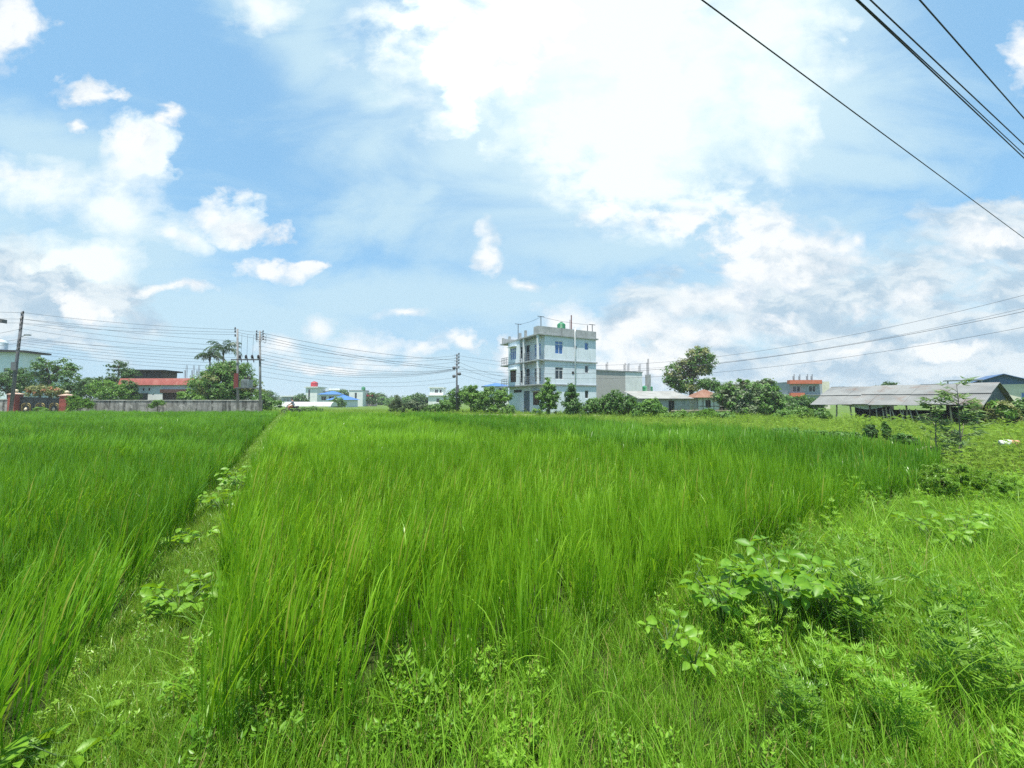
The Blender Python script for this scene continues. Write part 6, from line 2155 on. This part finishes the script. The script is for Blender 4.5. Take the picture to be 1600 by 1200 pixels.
# ------------------------------------------------------------------ bamboo fence
fx0, fx1 = at(1050, 645, 36), at(1140, 645, 37)
fence = empty('bamboo_fence', (fx0.x, 36, 0), math.atan2(1.0, fx1.x - fx0.x), 'low dark stick fence with pale rails below the rusty hut', 'fence')
FLn = math.hypot(fx1.x - fx0.x, 1.0)
m = MB()
rnd = random.Random(4)
for i in range(46):
    x = i * FLn / 45
    m.tube([(x, 0, -0.05), (x + rnd.uniform(-0.06, 0.06), 0.02, 0.85 + rnd.uniform(-0.12, 0.1))], [0.035, 0.028], 5)
m.build('stick_panel', M['wood_plank'], fence)
for z in (0.35, 0.72):
    m = MB()
    m.tube([(-0.1, -0.06, z), (FLn / 2, -0.07, z + 0.03), (FLn + 0.1, -0.06, z - 0.02)], 0.03, 6)
    m.build('rail', M['bamboo'], fence, True)
m = MB()
m.box(0, 0.1, -0.05, 0.05, 0, 1.45)
o = m.build('fence_post', M['wood_plank'], None)
o.location = (at(1008, 640, 37).x - 4.0, 37, 0)
tag(o, 'single thin dark post beside the loose green shrub', 'post')

# ------------------------------------------------------------------ motorcycle and its rider
BX, BY = at(455, 640, 41.2).x, 41.2
bike = empty('motorcycle', (BX, BY, 0.17), R(200), 'small dark red motorcycle on the dirt road', 'motorcycle')
# local x points to the front of the motorcycle
for x_ in (0.63, -0.62):
    m = MB()
    n = 20
    for i in range(n):
        a, b = 2 * math.pi * i / n, 2 * math.pi * (i + 1) / n
        for (r_a, r_b, ya, yb) in ((0.30, 0.30, -0.05, 0.05), (0.30, 0.24, 0.05, 0.04), (0.24, 0.30, -0.04, -0.05), (0.24, 0.24, 0.04, -0.04)):
            m.quad((x_ + r_a * math.cos(a), ya, 0.3 + r_a * math.sin(a)), (x_ + r_a * math.cos(b), ya, 0.3 + r_a * math.sin(b)),
                   (x_ + r_b * math.cos(b), yb, 0.3 + r_b * math.sin(b)), (x_ + r_b * math.cos(a), yb, 0.3 + r_b * math.sin(a)))
    wobj = m.build('wheel', M['rubber'], bike, True)
    m = MB()
    for i in range(6):
        a = math.pi * i / 3
        m.bar((x_, 0, 0.3), (x_ + 0.24 * math.cos(a), 0, 0.3 + 0.24 * math.sin(a)), 0.02)
    m.tube([(x_, -0.06, 0.3), (x_, 0.06, 0.3)], 0.05, 8)
    m.build('rim', M['steel'], wobj)
m = MB()
m.tube([(0.63, 0.08, 0.3), (0.45, 0.08, 0.8), (0.40, 0.08, 0.95)], 0.025, 6)
m.tube([(0.63, -0.08, 0.3), (0.45, -0.08, 0.8), (0.40, -0.08, 0.95)], 0.025, 6)
m.build('fork', M['steel'], bike, True)
m = MB()
m.tube([(0.30, 0.36, 1.02), (0.40, 0.2, 1.0), (0.42, 0, 0.96), (0.40, -0.2, 1.0), (0.30, -0.36, 1.02)], 0.018, 6)
m.build('handlebar', M['bike_black'], bike, True)
m = MB()
m.lathe([(0.03, -0.12), (0.11, -0.07), (0.13, 0), (0.12, 0.05)], 12, (0, 0, 0))
hl = m.build('headlight', M['white_frame'], bike, True)
hl.location = (0.50, 0, 0.86)
hl.rotation_euler = (0, R(90), 0)
m = MB()
m.tube([(0.34, 0, 0.80), (0.2, 0, 0.86), (0.0, 0, 0.82), (-0.1, 0, 0.76)], [0.07, 0.15, 0.14, 0.08], 10)
m.build('fuel_tank', M['bike_red'], bike, True)
m = MB()
m.tube([(-0.02, 0, 0.79), (-0.3, 0, 0.80), (-0.72, 0, 0.84)], [0.10, 0.12, 0.09], 8)
m.build('seat', M['bike_black'], bike, True)
m = MB()
m.box(-0.15, 0.22, -0.13, 0.13, 0.28, 0.62)
m.tube([(0.1, -0.16, 0.3), (-0.3, -0.17, 0.27), (-0.85, -0.17, 0.36)], 0.04, 7)
m.bar((0.36, 0, 0.85), (0.2, 0, 0.3), 0.06)
m.bar((0.1, 0, 0.35), (-0.62, 0, 0.3), 0.06)
m.bar((-0.62, 0.1, 0.3), (-0.5, 0.1, 0.78), 0.04)
m.bar((-0.62, -0.1, 0.3), (-0.5, -0.1, 0.78), 0.04)
m.build('engine', M['bike_black'], bike)
m = MB()
for i in range(8):
    a, b = R(20 + 15 * i), R(35 + 15 * i)
    for x_, r_ in ((-0.62, 0.36), (0.63, 0.35)):
        m.quad((x_ + r_ * math.cos(a), -0.07, 0.3 + r_ * math.sin(a)), (x_ + r_ * math.cos(a), 0.07, 0.3 + r_ * math.sin(a)), (x_ + r_ * math.cos(b), 0.07, 0.3 + r_ * math.sin(b)), (x_ + r_ * math.cos(b), -0.07, 0.3 + r_ * math.sin(b)))
m.build('mudguard', M['bike_red'], bike, True)

rider = empty('person', (BX, BY, 0.17), R(200), 'motorcycle rider in a grey-blue shirt and orange-brown shorts, hands on the handlebar', 'person')
vs = [(-0.22, 0, 0.92), (-0.20, 0, 1.10), (-0.14, 0, 1.32), (-0.10, 0, 1.44), (-0.08, 0, 1.52), (-0.05, 0, 1.60), (-0.03, 0, 1.70)]
es = [(0, 1), (1, 2), (2, 3), (3, 4), (4, 5), (5, 6)]
rs = [(0.16, 0.13), (0.15, 0.11), (0.17, 0.11), (0.12, 0.09), 0.055, 0.085, 0.075]
for s in (-1, 1):
    k = len(vs)
    vs += [(-0.10, 0.19 * s, 1.40), (0.02, 0.27 * s, 1.17), (0.27, 0.33 * s, 1.06), (-0.08, 0.11 * s, 0.88), (0.28, 0.18 * s, 0.80), (0.10, 0.19 * s, 0.42), (0.20, 0.20 * s, 0.36)]
    rs += [0.065, 0.05, 0.035, 0.095, 0.07, 0.045, 0.035]
    es += [(3, k), (k, k + 1), (k + 1, k + 2), (0, k + 3), (k + 3, k + 4), (k + 4, k + 5), (k + 5, k + 6)]
skin('body', vs, es, rs, M['skin'], rider, sub=2)
for s in (-1, 1):                                  # fingers closed round the grips
    for q in range(4):
        y0 = (0.315 + 0.022 * q) * s
        o_ = skin('finger', [(0.275, y0, 1.065), (0.31, y0, 1.055), (0.325, y0, 1.025), (0.305, y0, 1.0)], [(0, 1), (1, 2), (2, 3)], [0.011, 0.010, 0.009, 0.008], M['skin'], rider)
    skin('thumb', [(0.27, 0.30 * s, 1.05), (0.285, 0.285 * s, 1.02), (0.31, 0.28 * s, 1.005)], [(0, 1), (1, 2)], [0.012, 0.011, 0.009], M['skin'], rider)
vs2 = [(-0.225, 0, 0.93), (-0.205, 0, 1.10), (-0.14, 0, 1.33), (-0.10, 0, 1.44)]
es2 = [(0, 1), (1, 2), (2, 3)]
rs2 = [(0.185, 0.155), (0.175, 0.135), (0.20, 0.135), (0.13, 0.10)]
for s in (-1, 1):
    k = len(vs2)
    vs2 += [(-0.10, 0.19 * s, 1.405), (-0.02, 0.245 * s, 1.25)]
    rs2 += [0.088, 0.075]
    es2 += [(3, k), (k, k + 1)]
skin('shirt', vs2, es2, rs2, M['shirt'], rider, sub=2)
vs3 = [(-0.22, 0, 0.92)]
rs3, es3 = [(0.185, 0.15)], []
for s in (-1, 1):
    k = len(vs3)
    vs3 += [(-0.08, 0.11 * s, 0.885), (0.20, 0.165 * s, 0.825)]
    rs3 += [0.115, 0.09]
    es3 += [(0, k), (k, k + 1)]
skin('shorts', vs3, es3, rs3, M['shorts'], rider, sub=2)
bm = bmesh.new()
bmesh.ops.create_icosphere(bm, subdivisions=3, radius=1)
for v in list(bm.verts):
    v.co = Vector((v.co.x * 0.115 - 0.055, v.co.y * 0.10, v.co.z * 0.12 + 1.70))
bmesh.ops.delete(bm, geom=[v for v in bm.verts if v.co.z < 1.66 + max(0, (v.co.x + 0.05)) * 0.9], context='VERTS')
me = bpy.data.meshes.new('hair')
bm.to_mesh(me)
bm.free()
me.materials.append(M['hair'])
o = bpy.data.objects.new('hair', me)
COL.objects.link(o)
o.parent = rider
m = MB()
for s in (-1, 1):
    m.lathe([(0.004, -0.008), (0.012, 0), (0.004, 0.008)], 8, (0.062, 0.032 * s, 1.685))
m.build('eyes', M['hair'], rider)
m = MB()
m.add([(0.06, -0.014, 1.645), (0.06, 0.014, 1.645), (0.088, 0, 1.648), (0.062, 0, 1.69)], [(0, 1, 2), (1, 3, 2), (3, 0, 2)])
m.build('nose', M['skin'], rider)
m = MB()
m.bar((0.058, -0.022, 1.622), (0.058, 0.022, 1.622), 0.012)
m.build('mouth', M['bike_red'], rider)
for s in (-1, 1):
    m = MB()
    m.lathe([(0.006, -0.03), (0.018, 0), (0.008, 0.03)], 8, (-0.03, 0.088 * s, 1.67))
    m.build('ear', M['skin'], rider, True)
for s in (-1, 1):
    m = MB()
    m.tube([(0.06, 0.19 * s, 0.36), (0.16, 0.2 * s, 0.345), (0.28, 0.2 * s, 0.335)], [0.04, 0.045, 0.03], 8)
    m.build('shoe', M['bike_black'], rider, True)


# ------------------------------------------------------------------ air
m = MB()
m.box(-4600, 4600, -4600, 5200, -1.2, 19.0)
o = m.build('haze', [], None) if False else None
hm, N = new_mat('haze_air')
ho = N.n('ShaderNodeOutputMaterial')
pv = N.n('ShaderNodeVolumePrincipled')
pv.inputs['Color'].default_value = (0.90, 0.95, 1.0, 1)
pv.inputs['Density'].default_value = HAZE
pv.inputs['Anisotropy'].default_value = 0.1
N.t.links.new(pv.outputs[0], ho.inputs['Volume'])
if HAZE > 0:
    o = m.build('haze', hm, None)
    tag(o, 'thin humid air that pales the far houses and trees', 'haze', kind='stuff')
